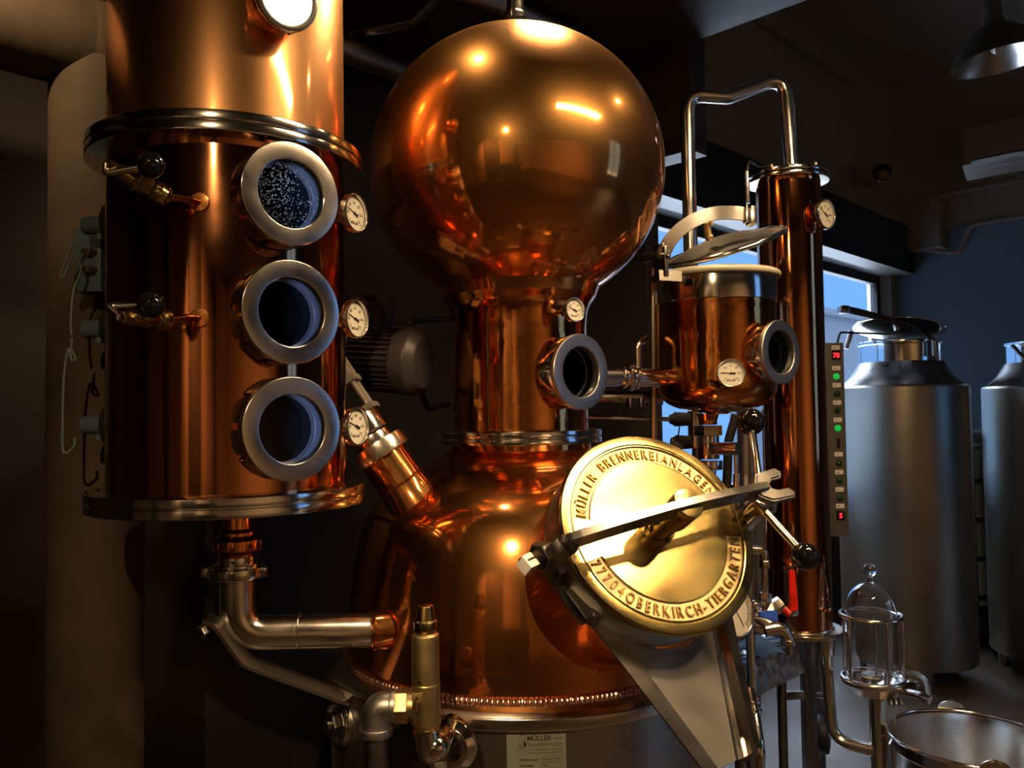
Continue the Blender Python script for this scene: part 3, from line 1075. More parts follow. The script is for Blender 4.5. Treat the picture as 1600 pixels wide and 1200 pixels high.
# ------------------------------------------------------------------ agitator motor
t = thing('agitator_motor', 'dark grey finned electric motor with gearbox behind the column', 'motor', pb + ax * Lx)
uc = pb + ax * Lx
m = MB()
m.lathe(rp([(.03, -.004), (.068, -.004), (.068, .030), (.03, .030)], .003), uc, ax, 64)
m.lathe(rp([(.02, .03), (.046, .03), (.046, .050), (.020, .05)], .002), uc, ax, 64)
m.build('union_clamp', STEEL, t)
m = MB(); m.lathe(rp([(0, .052), (.050, .052), (.050, .105), (0, .105)], .003), uc, ax, 64)
m.build('bearing_sleeve', STEEL, t)
g0 = uc + ax * .095
Mg = frame(g0, ax, V((1, 0, .55)))
m = MB()
m.box((0, 0, .008), (.10, .085, .014), Mg, .003)
for x_ in (-.036, .036):
    for y_ in (-.028, .028): m.cyl(Mg @ V((x_, y_, .0)), ax, .0075, .012, .075, .001, 16)
m.box((0, 0, .080), (.10, .085, .016), Mg, .003)
m.box((0, 0, .12), (.095, .09, .07), Mg, .01)
m.cyl(Mg @ V((0, 0, .155)), ax, .04, 0, .012)
for x_ in (-.036, .036):
    for y_ in (-.03, .03): m.cyl(Mg @ V((x_, y_, .008)), ax, .007, .006, .014, .001, 6)
m.build('gearbox', GEARBOX, t)
# motor body lies across
mc0 = W(560, 560, 1.98); mc1 = W(656, 566, 1.93)
md = (mc1 - mc0).normalized()
rm = .075
Lm = (mc1 - mc0).length
m = MB()
m.lathe(rp([(0, -.03), (rm * .7, -.03), (rm * 1.05, -.012), (rm * 1.05, .0), (rm * .88, .004), (rm * .88, Lm * .72)], .003), mc0, md, 64)
for i in range(36):
    a_ = 2 * PI * i / 36
    Mf = frame(mc0, md) @ Matrix.Rotation(a_, 4, 'Z')
    m.box((rm * .93, 0, Lm * .36), (rm * .18, .0035, Lm * .68), Mf)
m.build('motor_housing', MOTOR, t)
m = MB(); m.lathe(rp([(rm * .9, Lm * .70), (rm * 1.06, Lm * .70), (rm * 1.06, Lm * .95), (rm * .8, Lm * 1.08), (0, Lm * 1.08)], .008), mc0, md, 64)
m.build('fan_cover', mat('fan_cover_paint', (.05, .045, .045), .4), t)
Mt = frame(mc0 + V((0, 0, rm * 1.2)) + md * .035, (md.z * -1, -.35, .95), md)
m = MB(); m.box((0, 0, .02), (.085, .09, .07), Mt, .008)
m.build('terminal_box', MOTOR, t)
MB().cyl(Mt @ V((.02, -.046, .02)), Mt.to_3x3() @ V((0, -1, 0)), .011, -.004, .006).build('cable_gland', BLACK_RUB, t)
m = MB().tube([W(640, 505, 2.03), W(660, 500, 2.15), W(720, 497, 2.35)], .006, .02, 12)
m.tube([W(655, 600, 2.0), W(668, 640, 2.05), W(700, 632, 2.25)], .007, .05, 12)
m.build('motor_cable', BLACK_RUB, t)

# horizontal conduit pipes behind the neck
m = MB().tube([W(590, 506, 2.45), W(760, 494, 2.42)], .008, None, 16)
tag(m.build('conduit_pipe', STEEL_DARK), 'thin dark conduit behind the motor, left of the still neck', 'pipe')

# ================================================================== THE RECTIFYING COLUMN
K = V((-.545, 1.61, 0))
RK = .219
col = thing('rectifying_column', 'tall copper rectifying column with three sight glasses at left', 'column', (K.x, K.y, 1.3))
zb, zt = 1.337, 2.63
m = MB(); m.lathe(column_profile(RK, zb + .01, 1.99, .007), K, (0, 0, 1), 200)
for px, py in ((458, 302), (458, 487), (457, 670)):
    c = K + az(39.5) * .279; c.z = W(px, py, c.y).z
    m.punch(c, az(40), .0885 * .76)
m.build('lower_shell', COPPER_TUBE, col)
m = MB(); m.lathe(rp([(RK, 2.0), (RK, zt), (.12, zt + .08), (0, zt + .09)], .02), K, (0, 0, 1), 160); m.build('upper_shell', COPPER_SATIN, col)
for nm, z in (('top_flange', 1.977), ('bottom_flange', 1.333)):
    m = MB()
    for zz in (z, z + .0185):
        m.lathe(rp([(.20, zz), (.255, zz), (.255, zz + .0165), (.20, zz + .0165)], .002), K, (0, 0, 1), 160)
    m.lathe([(.247, z + .005), (.247, z + .03)], K, (0, 0, 1), 128)
    m.build(nm, CHROME, col)
phi = 39.5
for i, (px, py) in enumerate(((458, 302), (458, 487), (457, 670))):
    c = K + az(phi) * .279; c.z = W(px, py, c.y).z
    sight(col, c, az(40) + V((0, 0, -.0)), .0885, K + az(phi) * .19 + V((0, 0, c.z)), inner=.66, drops=(i == 0), depth=.09,
          label=('fogged top sight glass', 'middle sight glass', 'bottom sight glass')[i], tube_mat=COPPER, lamp=(.5, .35, .5)[i], nut_len=.052, nut_r=.99)
c = K + az(38) * .285; c.z = W(449, -4, c.y).z
sl_ = sight(col, c, az(38) + V((0, 0, -.12)), .055, K + az(38) * .2 + V((0, 0, c.z)), inner=.8, ring_mat=CHROME, nut_mat=COPPER, label='small upper sight glass with a glowing disc, on a copper socket', depth=.054)
n_ = (az(38) + V((0, 0, -.12))).normalized()
MB().lathe([(0, -.016), (.0435, -.016)], c, n_, 48).build('sight_glow_disc', mat('sight_glow_disc', (.9, .9, .9), .3, emit=(1, .93, .78), es=5), sl_)  # emissive disc added behind the pane so the glass shows white
for (px, py) in ((563, 333), (564, 498), (565, 666)):
    c = K + az(66) * .293; c.z = W(px, py, c.y).z
    gauge(col, c, az(66), .0355, K + az(68) * .21 + V((0, 0, c.z)), needle=160, label=None)
# sampling valves on the front
for i, (by, ty, ky) in enumerate(((300, 316, 258), (492, 497, 476))):
    root = K + az(6) * RK; root.z = W(313, ty, root.y).z
    body = W(234, by, 1.31)
    m = MB()
    m.cyl(root, az(6), .016, -.002, .005, .001, 32)
    m.tube([root, root + az(6) * .03 + V((-.012, 0, -.002)), W(268, by + 8, 1.325)], .0055, .012, 16)
    dirv = (W(268, by + 12, 1.33) - W(200, by - 26, 1.29)).normalized() if i == 0 else (W(262, by + 2, 1.33) - W(200, by - 2, 1.25)).normalized()
    vl = m.build('sampling_valve', COPPER, col)
    m = MB()
    p0 = W(258, by + 8, 1.325)
    m.cyl(p0, -dirv, .018, 0, .022, .002, 32); m.cyl(p0, -dirv, .0145, .02, .045, .002, 6)
    m.cyl(p0, -dirv, .017, .044, .052, .001, 6); m.cyl(p0, -dirv, .0125, .05, .078, .002, 32); m.cyl(p0, -dirv, .010, .076, .095, .002, 6)
    m.sphere(p0 - dirv * .01, .019, 32)
    m.build('valve_body', BRASS, vl)
    kb = W(236, ky, 1.275)
    st = W(165, ky + 13 if i == 0 else ky + 2, 1.27)
    m = MB(); m.tube([p0 - dirv * .095, st, kb], .0055, .01, 16)
    m.build('handle_rod', STEEL, vl)
    rr = .0205
    MB().sphere(kb, rr, 40).build('ball_knob', BLACK, vl)
# sight lamps on the far left side
for i, py in enumerate((355, 515, 664)):
    n = az(-97)
    c0 = K + n * RK; c0.z = W(150, py, 1.66).z
    m = MB(); m.cyl(c0, n, .043, -.01, .03, .006, 48); m.cyl(c0, n, .050, .002, .016, .003, 12)
    sl = m.build('sight_lamp', BLACK_RUB, col)
    m = MB(); m.cyl(c0, n, .018, .025, .085, .002, 32)
    m.cyl(c0 + n * .055 - V((0, 0, .014)), V((0, 0, -1)), .006, 0, .016, .001, 16)
    m.cyl(c0 + n * .02 + V((0, 0, .04)), V((0, 0, 1)), .004, 0, .012, .001, 16)
    m.build('lamp_barrel', BLUEBOX, sl)
# rear stub that carries it
m = MB()
for z in (1.42, 1.9): m.rod(K + V((0, .15, z)), (K.x - .35, 2.62, z), .02)
m.build('wall_bracket', STEEL_DARK, col)

t = thing('junction_box', 'small grey blue junction box at the left edge of the column', 'box', W(144, 455, 1.72))
b0 = W(146, 408, 1.72)
m = MB(); m.box((0, 0, 0), (.055, .05, .135), Matrix.Translation(b0), .004); m.build('enclosure', BLUEBOX, t)
m = MB()
for dy in (-14, 14):
    m = MB(); g_ = W(143, 408 + dy, 1.69); m.cyl(g_, (-.5, -1, 0), .008, -.01, .012, .001, 6); m.cyl(g_, (-.5, -1, 0), .005, .01, .02)
    m.build('cable_gland', BRASS_PALE, t)
m = MB()
m.tube(smooth([W(116, 372, 1.63), W(108, 395, 1.63), W(96, 425, 1.63), W(100, 432, 1.63), W(112, 402, 1.64), W(122, 405, 1.64), W(126, 425, 1.65), W(115, 455, 1.65), W(111, 500, 1.64), W(112, 525, 1.63)], 6), .0026, None, 10)
tag(m.build('sensor_cable', CABLE), 'grey looped cable between the upper and middle lamps left of the column', 'cable')
m = MB()
m.tube(smooth([W(113, 528, 1.62), W(112, 545, 1.62), W(118, 560, 1.62), W(112, 562, 1.62), W(107, 545, 1.62), W(100, 590, 1.62), W(98, 670, 1.62), W(98, 700, 1.62), W(104, 708, 1.62), W(116, 696, 1.62), W(117, 684, 1.62)], 6), .0026, None, 10)
tag(m.build('sensor_cable', CABLE), 'grey cable hanging between the middle and lowest lamps left of the column', 'cable')

# ------------------------------------------------------------------ return pipe from column to pot
t = thing('return_pipe', 'bent stainless pipe joining the column bottom to the copper pot', 'pipe', W(365, 905, 1.61))
q0 = V((K.x + .012, K.y, 0))
def zz(py): return W(365, py, 1.61).z
m = MB()
m.lathe(rp([(0, zb + .01), (.027, zb + .01), (.027, zz(826)), (.034, zz(830)), (.034, zz(836)), (.045, zz(842)), (.046, zz(858)), (.036, zz(864)), (.034, zz(872))], .002), q0, (0, 0, 1), 48)
hexnut(m, (q0.x, q0.y, zz(860)), (q0.x, q0.y, zz(845)), .046)
m.build('copper_union', COPPER, t)
m = MB()
m.cyl(q0, (0, 0, 1), .0365, zz(882), zz(868), .002, 48)
m.cyl(q0, (0, 0, 1), .055, zz(901), zz(884), .003, 64)
m.cyl(q0, (0, 0, 1), .045, zz(885), zz(879), .002, 64)
m.box((q0.x + .052, q0.y - .01, zz(892)), (.022, .02, .018), None, .002)
m.box((q0.x - .052, q0.y - .01, zz(892)), (.022, .02, .018), None, .002)
m.build('pipe_clamp', CHROME, t)
zp = W(500, 985, 1.62).z
m = MB()
m.tube([V((q0.x, q0.y, zz(900))), V((q0.x, q0.y, zp)), W(585, 985, 1.70)], .0335, .115, 48, 16)
for p_, d_ in ((V((q0.x, q0.y, zp + .115)), V((0, 0, 1))), (V((q0.x + .115, q0.y + .015, zp)), V((1, .12, 0)))):
    m.torus(p_, d_, .0335, .0012, 48, 6)
m.build('elbow_pipe', STEEL, t)
m = MB(); e0 = W(582, 985, 1.695); d_ = V((1, .32, 0)).normalized(); m.cyl(e0, d_, .0375, -.006, .09, .002, 48); m.torus(e0, d_, .0365, .004, 64, 8)
m.build('weld_collar', COPPER, t)

t = thing('flat_brace', 'bent flat steel brace under the bent pipe, bolted to the jacket rim', 'brace', W(520, 1080, 1.70))
m = MB(); m.strap([W(322, 966, 1.58), W(340, 972, 1.58), W(383, 1032, 1.6), W(545, 1092, 1.72)], (.2, 1, .1), .035, .008, .05)
m.build('flat_bar', STEEL_DULL, t)
m = MB(); m.rod(W(312, 990, 1.56), W(338, 978, 1.60), .007); hexnut(m, W(312, 990, 1.56), W(320, 986, 1.57), .013)
m.build('bolt', STEEL, t)

# ------------------------------------------------------------------ safety valve
Y = 1.43
def wz(px, py, y=1.43): return W(px, py, y).z
x0 = W(665, 1040, Y).x
Sv = V((x0, Y, 0))
t = thing('safety_valve', 'brass safety valve standing in front of the steel jacket', 'valve', W(665, 1138, Y))
m = MB()
m.lathe(rp([(0, wz(665, 946)), (.0135, wz(665, 946)), (.0175, wz(665, 968)), (.0205, wz(665, 970)), (.0205, wz(665, 983)), (.013, wz(665, 986)), (.013, wz(665, 990)), (0, wz(665, 990))], .0012), Sv, (0, 0, 1), 48)
m.build('valve_cap', BRASS, t)
m = MB()
zA, zB, zC = wz(665, 988), wz(665, 1066), wz(665, 1138)
m.lathe(rp([(0, zA), (.019, zA), (.0235, zA - .004), (.0235, zB), (.0245, zB - .002), (.0245, zC + .01), (.02, zC), (0, zC)], .0015), Sv, (0, 0, 1), 64)
m.rod(V((x0 - .015, Y, (zB + zC) / 2)), V((x0 - .036, Y, (zB + zC) / 2)), .023, .002)
hexnut(m, V((x0 - .03, Y, (zB + zC) / 2)), V((x0 - .052, Y, (zB + zC) / 2)), .029)
m.box((x0 - .012, Y - .0225, zB - .026), (.017, .006, .032), None, .001)
m.build('valve_body', BRASS_PALE, t)
m = MB()
M_ = frame(V((x0 - .012, Y - .0258, zB - .026)), (0, -1, 0), (1, 0, 0))
for a_, b_ in (((-.005, -.011), (-.001, .010)), ((-.001, .010), (.005, .003)), ((-.004, .001), (.005, .003)), ((.004, .003), (.004, -.010))):
    m.rod(M_ @ V((*a_, 0)), M_ @ V((*b_, 0)), .0011, .0002, 8)
m.cyl(V((x0 - .008, Y - .0232, zB + .006)), (0, -1, 0), .003, 0, .001, .0002, 16)
m.build('cast_mark', BRASS, t)

t = thing('threaded_elbow', 'grey cast elbow threaded into the left side of the brass safety valve', 'elbow', W(606, 1130, Y))
ze = (zB + zC) / 2
m = MB(); e_ = V((x0 - .052, Y, ze)); 
m.tube([e_, e_ + V((-.030, 0, 0)), e_ + V((-.034, 0, -.045))], .025, .028, 40, 12)
m.cyl(e_ + V((-.034, 0, -.045)), (0, 0, 1), .0285, -.004, .01, .002, 48)
m.cyl(e_, (1, 0, 0), .027, -.008, .002, .002, 48)
m.build('elbow_body', ZINC, t)
m = MB(); M_ = frame(e_ + V((-.028, -.0265, .0)), (-.1, -1, .1), (1, 0, .35)); put_text(m, '3/8', .011, M_, .0004, center=True); m.build('cast_number', ZINC, t)
m = MB(); m.rod(e_ + V((-.034, 0, -.05)), e_ + V((-.034, 0, -.30)), .021); m.build('drain_pipe', STEEL_DARK, t)

t = thing('chrome_elbow', 'polished elbow and rose under the brass safety valve', 'elbow', W(690, 1198, Y))
m = MB()
p1 = V((x0, Y, zC - .002)); p2 = V((x0 + .006, Y, zC - .045)); p3 = V((x0 + .04, Y + .09, zC - .03))
m.tube([p1, p2, p3], .0235, .03, 40, 12)
m.sphere(V((x0 + .016, Y - .0, zC - .030)), .0245, 40)
m.build('elbow_body', CHROME, t)
m = MB()
cpos = W(708, 1163, 1.49); nn = (az(-18))
m.lathe(rp([(.018, .0), (.046, .0), (.046, .006), (.034, .018), (.024, .02)], .004), cpos, nn, 64)
m.build('wall_rose', CHROME, t)
m = MB(); hexnut(m, V((x0 + .02, Y - .01, zC - .052)), V((x0 + .022, Y - .02, zC - .085)), .014); m.build('drain_plug', STEEL, t)

# ================================================================== THE SPIRIT BASKET VESSEL
Bx = V((W(1119, 560, 2.2).x, 2.2, 0))
RB = .155
t = thing('botanical_basket', 'copper vessel with an open steel lid between ball and condenser', 'vessel', (Bx.x, Bx.y, W(1119, 655, 2.2).z))
def bz(py, y=2.05): return W(1119, py, y).z
zt_, zs, zbot = bz(462), bz(598), W(1119, 650, 2.1).z
pr = smooth([(RB, zs + .02), (RB * .995, zs), (RB * .95, zs - .028), (RB * .80, zs - .052), (RB * .5, zs - .068), (.03, zs - .075)], 6)
m = MB(); m.lathe([V((RB - .003, zt_ + .01))] + column_profile(RB, zs + .026, zt_, .006)[::-1] + pr + [V((.028, zs - .078))], Bx, (0, 0, 1), 160)
c = Bx + az(38) * .200; c.z = W(1221, 550, c.y).z
m.punch(c, az(38), .0795 * .77)
body = m.build('vessel_body', COPPER_RIPPLE, t)
zg = bz(424)
m = MB(); m.lathe(rp([(RB * .97, zt_ - .004), (RB + .003, zt_ - .004), (RB + .003, zg), (RB * .97, zg)], .003), Bx, (0, 0, 1), 128)
m.build('steel_collar', CHROME, t)
m = MB(); m.torus(Bx + V((0, 0, zg + .007)), (0, 0, 1), RB + .006, .0095, 128, 16); m.build('gasket', SILICONE, t)
m = MB(); m.lathe([(RB * .97, zg), (RB * .97, zt_ - .02), (0, zt_ - .04)], Bx, (0, 0, 1), 96); m.build('inner_lining', STEEL_DULL, t)
# lid
ln_ = V((-.30, -.22, .93)).normalized()
lc = W(1131, 386, 2.18)
RLd = .163
m = MB()
m.lathe(rp([(0, .030), (.05, .027), (.10, .017), (.145, .004), (RLd, .004), (RLd, -.006), (.150, -.008), (.14, -.003)], .003), lc, ln_, 128)
m.lathe(smooth([(0, .026), (.05, .023), (.10, .013), (.145, .0)], 5), lc, ln_, 96)
lid = m.build('lid', STEEL_DULL, t)
MB().torus(lc, ln_, RLd - .004, .0068, 128, 12).build('lid_rim', CHROME, lid)
# arm
vd = V((-.30, -.94, -.1))
arm = [W(1036, 398, 2.06), W(1050, 372, 2.06), W(1078, 348, 2.06), W(1115, 334, 2.06), W(1150, 333, 2.05), W(1172, 337, 2.05)]
m = MB(); m.strap(smooth(arm, 8), (.1, .12, 1), .034, .008)
arm_o = m.build('lid_arm', STEEL_DARK, t)
m = MB(); e1 = W(1174, 338, 2.05)
m.box((0, 0, 0), (.018, .03, .046), frame(e1, (0.05, .2, 1), (1, .25, 0)), .004)
m.box((-.018, -.004, 0), (.006, .02, .042), frame(e1, (0.05, .2, 1), (1, .25, 0)), .002)
m.build('arm_end_block', STEEL, t)
m = MB(); m.rod(W(1103, 346, 2.06), W(1108, 374, 2.09), .0095); m.rod(W(1112, 346, 2.055), W(1113, 352, 2.055), .004); m.rod(W(1114, 368, 2.055), W(1108, 372, 2.06), .004)
m.build('lid_stud', BRASS_PALE, lid)
m = MB()
m.box((0, 0, 0), (.006, .05, .085), frame(W(1030, 408, 2.08), (0, 0, 1), (1, .3, 0)), .002)
m.box((0, 0, 0), (.010, .012, .075), frame(W(1040, 408, 2.045), (0, 0, 1), (1, .3, 0)), .002)
m.rod(W(1030, 398, 2.05), W(1048, 397, 2.045), .006); m.sphere(W(1044, 400, 2.04), .007, 16)
m.prism([(0, 0), (.055, -.006), (.055, -.032), (0, -.026)], .006, frame(W(1030, 422, 2.055), (-.2, -1, 0), (1, -.2, 0)))
m.build('lid_hinge', STEEL_BAR, t)
m = MB(); m.tube([W(1005, 404, 2.2), W(1020, 400, 2.12), W(1034, 398, 2.07)], .012, .02, 20); m.rod(W(1020, 420, 2.2), W(1022, 700, 2.25), .010)
m.build('hinge_post', STEEL_DULL, t)
phi = 38
c = Bx + az(phi) * .200; c.z = W(1221, 550, c.y).z
sight(t, c, az(phi), .0795, Bx + az(phi) * .12 + V((0, 0, c.z)), ring_mat=STEEL_DULL, tube_mat=CHROME, inner=.68, nut_mat=CHROME)
c = Bx + az(-4) * .20; c.z = W(1142, 583, c.y).z
gauge(t, c, az(-8) + V((0, 0, .02)), .0345, Bx + az(-4) * .15 + V((0, 0, c.z)), needle=176)
# outlet under the vessel
m = MB()
ox = W(1114, 690, 2.15).x; O_ = V((ox, 2.2, 0))
oz = lambda py: W(1114, py, 2.17).z
m.lathe(rp([(.03, zs - .076), (.024, oz(657)), (.024, oz(664)), (0, oz(664))], .002), O_, (0, 0, 1), 40)
m.build('outlet_stub', COPPER, t)
t2 = thing('outlet_valve', 'steel union and side valve under the copper basket vessel', 'valve', (O_.x, O_.y, oz(740)))
m = MB()
hexnut(m, (ox, 2.2, oz(681)), (ox, 2.2, oz(665)), .037)
m.cyl(O_, (0, 0, 1), .028, oz(718), oz(680), .002, 40); m.cyl(O_, (0, 0, 1), .026, oz(690), oz(685), .001, 40)
m.cyl(O_, (0, 0, 1), .036, oz(735), oz(720), .003, 12); m.cyl(O_, (0, 0, 1), .018, oz(750), oz(734), .004, 24)
m.rod(V((ox, 2.17, oz(701))), W(1153, 701, 2.12), .0165)
m.build('valve_body', CHROME, t2)
m = MB(); m.rod(W(1149, 708, 2.14), W(1151, 745, 2.14), .005); m.rod(W(1151, 740, 2.14), W(1152, 850, 2.15), .009)
m.build('lever_rod', STEEL, t2)
MB().rod((ox, 2.2, oz(748)), (ox, 2.2, oz(900)), .012).build('drain_pipe', STEEL_DARK, t2)

# link pipe between still neck and vessel
t = thing('link_pipe', 'short horizontal stainless pipe between the still neck and the basket vessel', 'pipe', W(985, 610, 2.1))
a_ = V((A.x + .13, A.y + .06, W(975, 590, 2.1).z)); b_ = V((Bx.x - .12, Bx.y - .02, W(1000, 590, 2.1).z))
m = MB(); m.rod(a_, b_, .024); dd = (b_ - a_).normalized()
m.build('pipe', STEEL, t)
m = MB()
cpt = a_.lerp(b_, .53); 
for off, r_, w_ in ((0, .036, .016), (-.018, .030, .012), (.022, .031, .01)): m.cyl(cpt + dd * off, dd, r_, -w_ / 2, w_ / 2, .002, 48)
m.build('pipe_clamp', CHROME, t)
m = MB(); m.cyl(b_, dd, .030, -.035, .02, .01, 40, r2=.036); m.build('copper_socket', COPPER, t)
m = MB(); m.tube([cpt + V((.03, .02, .02)), cpt + V((.03, .02, .09)), cpt + V((.06, .06, .105))], .009, .02, 16); m.build('side_tube', STEEL, t)
q = MB().tube([W(925, 622, 2.45), W(1035, 622, 2.45)], .021, None, 24)
q.rod(W(985, 622, 2.42), W(985, 638, 2.42), .011); q.rod(W(1002, 622, 2.42), W(1002, 638, 2.42), .011)
tag(q.build('lower_pipe', STEEL_DARK), 'dark steel pipe just below and behind the short horizontal link pipe', 'pipe')
q = MB().tube([W(905, 652, 2.5), W(1046, 655, 2.5)], .007, None, 16)
tag(q.build('thin_pipe', STEEL_DULL), 'thin horizontal pipe below the neck sight glass, ending at a taped joint', 'pipe')
for i, (px, py) in enumerate(((1066, 655), (1068, 691))):
    m = MB(); m.tube(smooth([W(px - 20, py, 2.5), W(px - 14, py, 2.5), W(px - 8, py, 2.5), W(px + 8, py, 2.5), W(px + 20, py, 2.5)], 2), [.013, .015, .018, .022, .022, .021, .02, .018, .014], None, 20)
    m.tube([W(px - 4, py + 8, 2.48), W(px - 6, py + 26, 2.48), W(px - 16, py + 36, 2.48)], .0022, .03, 8)
    tag(m.build('taped_joint', mat('wrapping_tape', (.16, .15, .15), .45, bump=(60, .6, .003))), ('upper' if i == 0 else 'lower') + ' of two grey taped pipe joints left of the outlet valve', 'pipe joint')
b_ = W(1088, 790, 2.62); q = MB().rod(W(1087, 640, 2.62), (b_.x, 2.62, .0), .014)
tag(q.build('riser_pipe', STEEL_DARK), 'upright steel pipe beside the two taped joints, left of the outlet valve', 'pipe')
b_ = W(1166, 700, 2.66); q = MB().rod(W(1163, 640, 2.66), (b_.x, 2.66, 0), .026)
tag(q.build('level_tube', STEEL_DULL), 'wide grey upright tube behind the outlet valve, left of the condenser', 'pipe')
q = MB().tube([W(1150, 648, 2.6), W(1138, 690, 2.6), W(1134, 800, 2.6)], .014, .08, 16)
tag(q.build('black_hose', BLACK_RUB), 'black hose hanging behind the outlet valve', 'hose')
# vapour pipe
m = MB(); 
m.tube([W(1087, 700, 2.5), W(1073, 148, 2.5), W(1138, 152, 2.53), W(1226, 118, 2.56), V((W(1236, 240, 2.55).x, 2.55, W(1236, 262, 2.55).z))], .0215, .055, 40, 12)
t = thing('vapour_pipe', 'bent stainless vapour pipe arching over from behind the vessel to the condenser top', 'pipe', W(1080, 700, 2.5))
m.build('pipe', STEEL, t)

# ================================================================== CONDENSER
N_ = V((W(1240, 630, 2.55).x, 2.55, 0))
RN = .0955
t = thing('condenser', 'slim tall copper condenser tube right of the basket vessel', 'condenser', (N_.x, N_.y, W(1250, 1000, 2.5).z))
nz = lambda py, y=2.45: W(1245, py, y).z
m = MB(); m.lathe([(RN, nz(990)), (RN, nz(272))], N_, (0, 0, 1), 128); m.build('copper_tube', COPPER_TUBE, t)
m = MB()
z_ = nz(273)
for k_ in (0, .0145): m.lathe(rp([(.05, z_ + k_), (.122, z_ + k_), (.122, z_ + k_ + .012), (.05, z_ + k_ + .012)], .003), N_, (0, 0, 1), 96)
m.lathe([(0, z_ + .02), (.1, z_ + .022)], N_, (0, 0, 1), 64)
m.build('top_flange', CHROME, t)
z2_ = nz(1000)
m = MB(); m.lathe(rp([(0, z2_), (.125, z2_), (.125, z2_ + .014), (0, z2_ + .016)], .003), N_, (0, 0, 1), 96); m.torus(N_ + V((0, 0, z2_ + .017)), (0, 0, 1), RN + .002, .004, 96, 8)
m.build('bottom_flange', STEEL, t)
m = MB(); m.cyl(N_, (0, 0, 1), .030, z_ + .02, z_ + .055, .003, 40); m.cyl(N_, (0, 0, 1), .036, z_ + .035, z_ + .05, .002, 40)
m.box((N_.x + .036, N_.y - .01, z_ + .043), (.02, .026, .022), None, .003); m.rod(V((N_.x + .004, N_.y - .04, z_ + .04)), V((N_.x + .004, N_.y - .04, z_ + .015)), .006)
m.build('inlet_clamp', CHROME, t)
m = MB(); m.rod(V((N_.x + .065, N_.y - .05, z_ + .02)), V((N_.x + .07, N_.y - .05, z_ + .05)), .006)
m.build('sensor_stub', STEEL, t); m = MB(); m.rod(V((N_.x - .055, N_.y - .02, z_ + .02)), V((N_.x - .055, N_.y - .02, z_ + .055)), .006)
m.build('sensor_stub', STEEL, t)
m = MB(); m.tube([V((N_.x + .07, N_.y - .05, z_ + .05)), V((N_.x + .066, N_.y - .04, z_ + .07)), V((N_.x + .03, N_.y + .0, z_ + .066))], .0028, .02, 10); m.build('sensor_wire', BLACK_RUB, t); m = MB()
m.tube(smooth([V((N_.x - .055, N_.y - .02, z_ + .05)), V((N_.x - .10, N_.y - .04, z_ + .045)), W(1172, 252, 2.4), W(1167, 270, 2.38)], 6), .003, None, 10)
m.build('sensor_wire', BLACK_RUB, t)
m = MB(); m.rod(W(1167, 268, 2.38), W(1169, 318, 2.38), .006); m.build('sensor_tube', STEEL, t)
phi = 36
c = N_ + az(phi) * .130; c.z = W(1298, 334, c.y).z
gauge(t, c, az(37), .046, N_ + az(52) * .09 + V((0, 0, c.z)), needle=150, text=None)
# support leg under the condenser
m = MB(); m.box((0, 0, 0), (.035, .05, z2_ * .64), Matrix.Translation(V((N_.x + .045, N_.y + .07, z2_ * .68))), .003)
m.box((N_.x + .02, N_.y + .06, .29), (.34, .22, .03), None, .003)
m.build('support_leg', STEEL_DARK, t)
cs = W(1288, 1143, 2.9)
m = MB(); m.cyl(cs, (.9, -.45, 0), .072, -.016, .016, .006, 48)
ca = m.build('caster', BLACK_RUB, t)
m = MB(); m.cyl(cs, (.9, -.45, 0), .04, -.019, .019, .003, 32); m.box((0, 0, .07), (.05, .04, .10), frame(cs, (0, 0, 1), (.45, .9, 0)), .004); m.build('caster_fork', STEEL_DARK, ca)

t = thing('distillate_pipe', 'bent stainless pipe from the condenser bottom to the glass spirit safe', 'pipe', W(1290, 1130, 2.5))
pj = W(1290, 1016, 2.52)
m = MB(); m.cyl(V((pj.x, pj.y, 0)), (0, 0, 1), .026, pj.z - .012, z2_ + .004, .002, 32); m.build('outlet_collar', STEEL, t)
m = MB(); m.tube([pj, V((pj.x + .012, pj.y, W(1300, 1160, 2.5).z)), W(1365, 1172, 2.45)], .0175, .09, 32, 12); m.build('pipe', STEEL, t)

# ================================================================== SPIRIT SAFE
sy = 2.45
S_ = V((W(1362, 1000, sy).x, sy, 0))
sz = lambda py: W(1362, py, sy).z
t = thing('spirit_safe', 'glass bell spirit safe in a steel cage on a post, beside the bucket', 'spirit safe', (S_.x, S_.y, 0))
SP = V((S_.x + .012, sy, 0))
m = MB(); m.cyl(SP, (0, 0, 1), .0235, .01, sz(1072), .002, 40); m.cyl(SP, (0, 0, 1), .038, 0, .012, .003, 48); m.build('post', STEEL, t)
m = MB(); m.lathe(rp([(.02, sz(1083)), (.06, sz(1082)), (.074, sz(1072)), (.086, sz(1066)), (.086, sz(1060)), (.07, sz(1060)), (.06, sz(1070)), (0, sz(1074))], .003), S_, (0, 0, 1), 64)
m.build('overflow_cup', STEEL, t)
m = MB()
for z in (sz(961), sz(1059)): m.torus(S_ + V((0, 0, z)), (0, 0, 1), .084, .006, 80, 12)
for k_ in range(5):
    a_ = R_(20 + 72 * k_ + 40); p_ = S_ + V((.084 * math.cos(a_), .084 * math.sin(a_), 0))
    m.rod(p_ + V((0, 0, sz(1062))), p_ + V((0, 0, sz(960))), .0042, .0005, 16)
m.build('cage', STEEL, t)
m = MB(); rg = .071
outer = [(rg, sz(1068)), (rg, sz(955))] + [(rg * math.cos(a), sz(955) + .085 * math.sin(a)) for a in [PI / 2 * k_ / 14 for k_ in range(1, 14)]] 
inner = [(r - .0028, z - .002) for r, z in outer[::-1]]
m.lathe([(0, sz(955) + .0855)] + outer[::-1] + [(rg - .0028, sz(1068))] + [(max(r - .0028, .001), z - .002) for r, z in outer[1:]] + [(0, sz(955) + .0825)], S_, (0, 0, 1), 64)
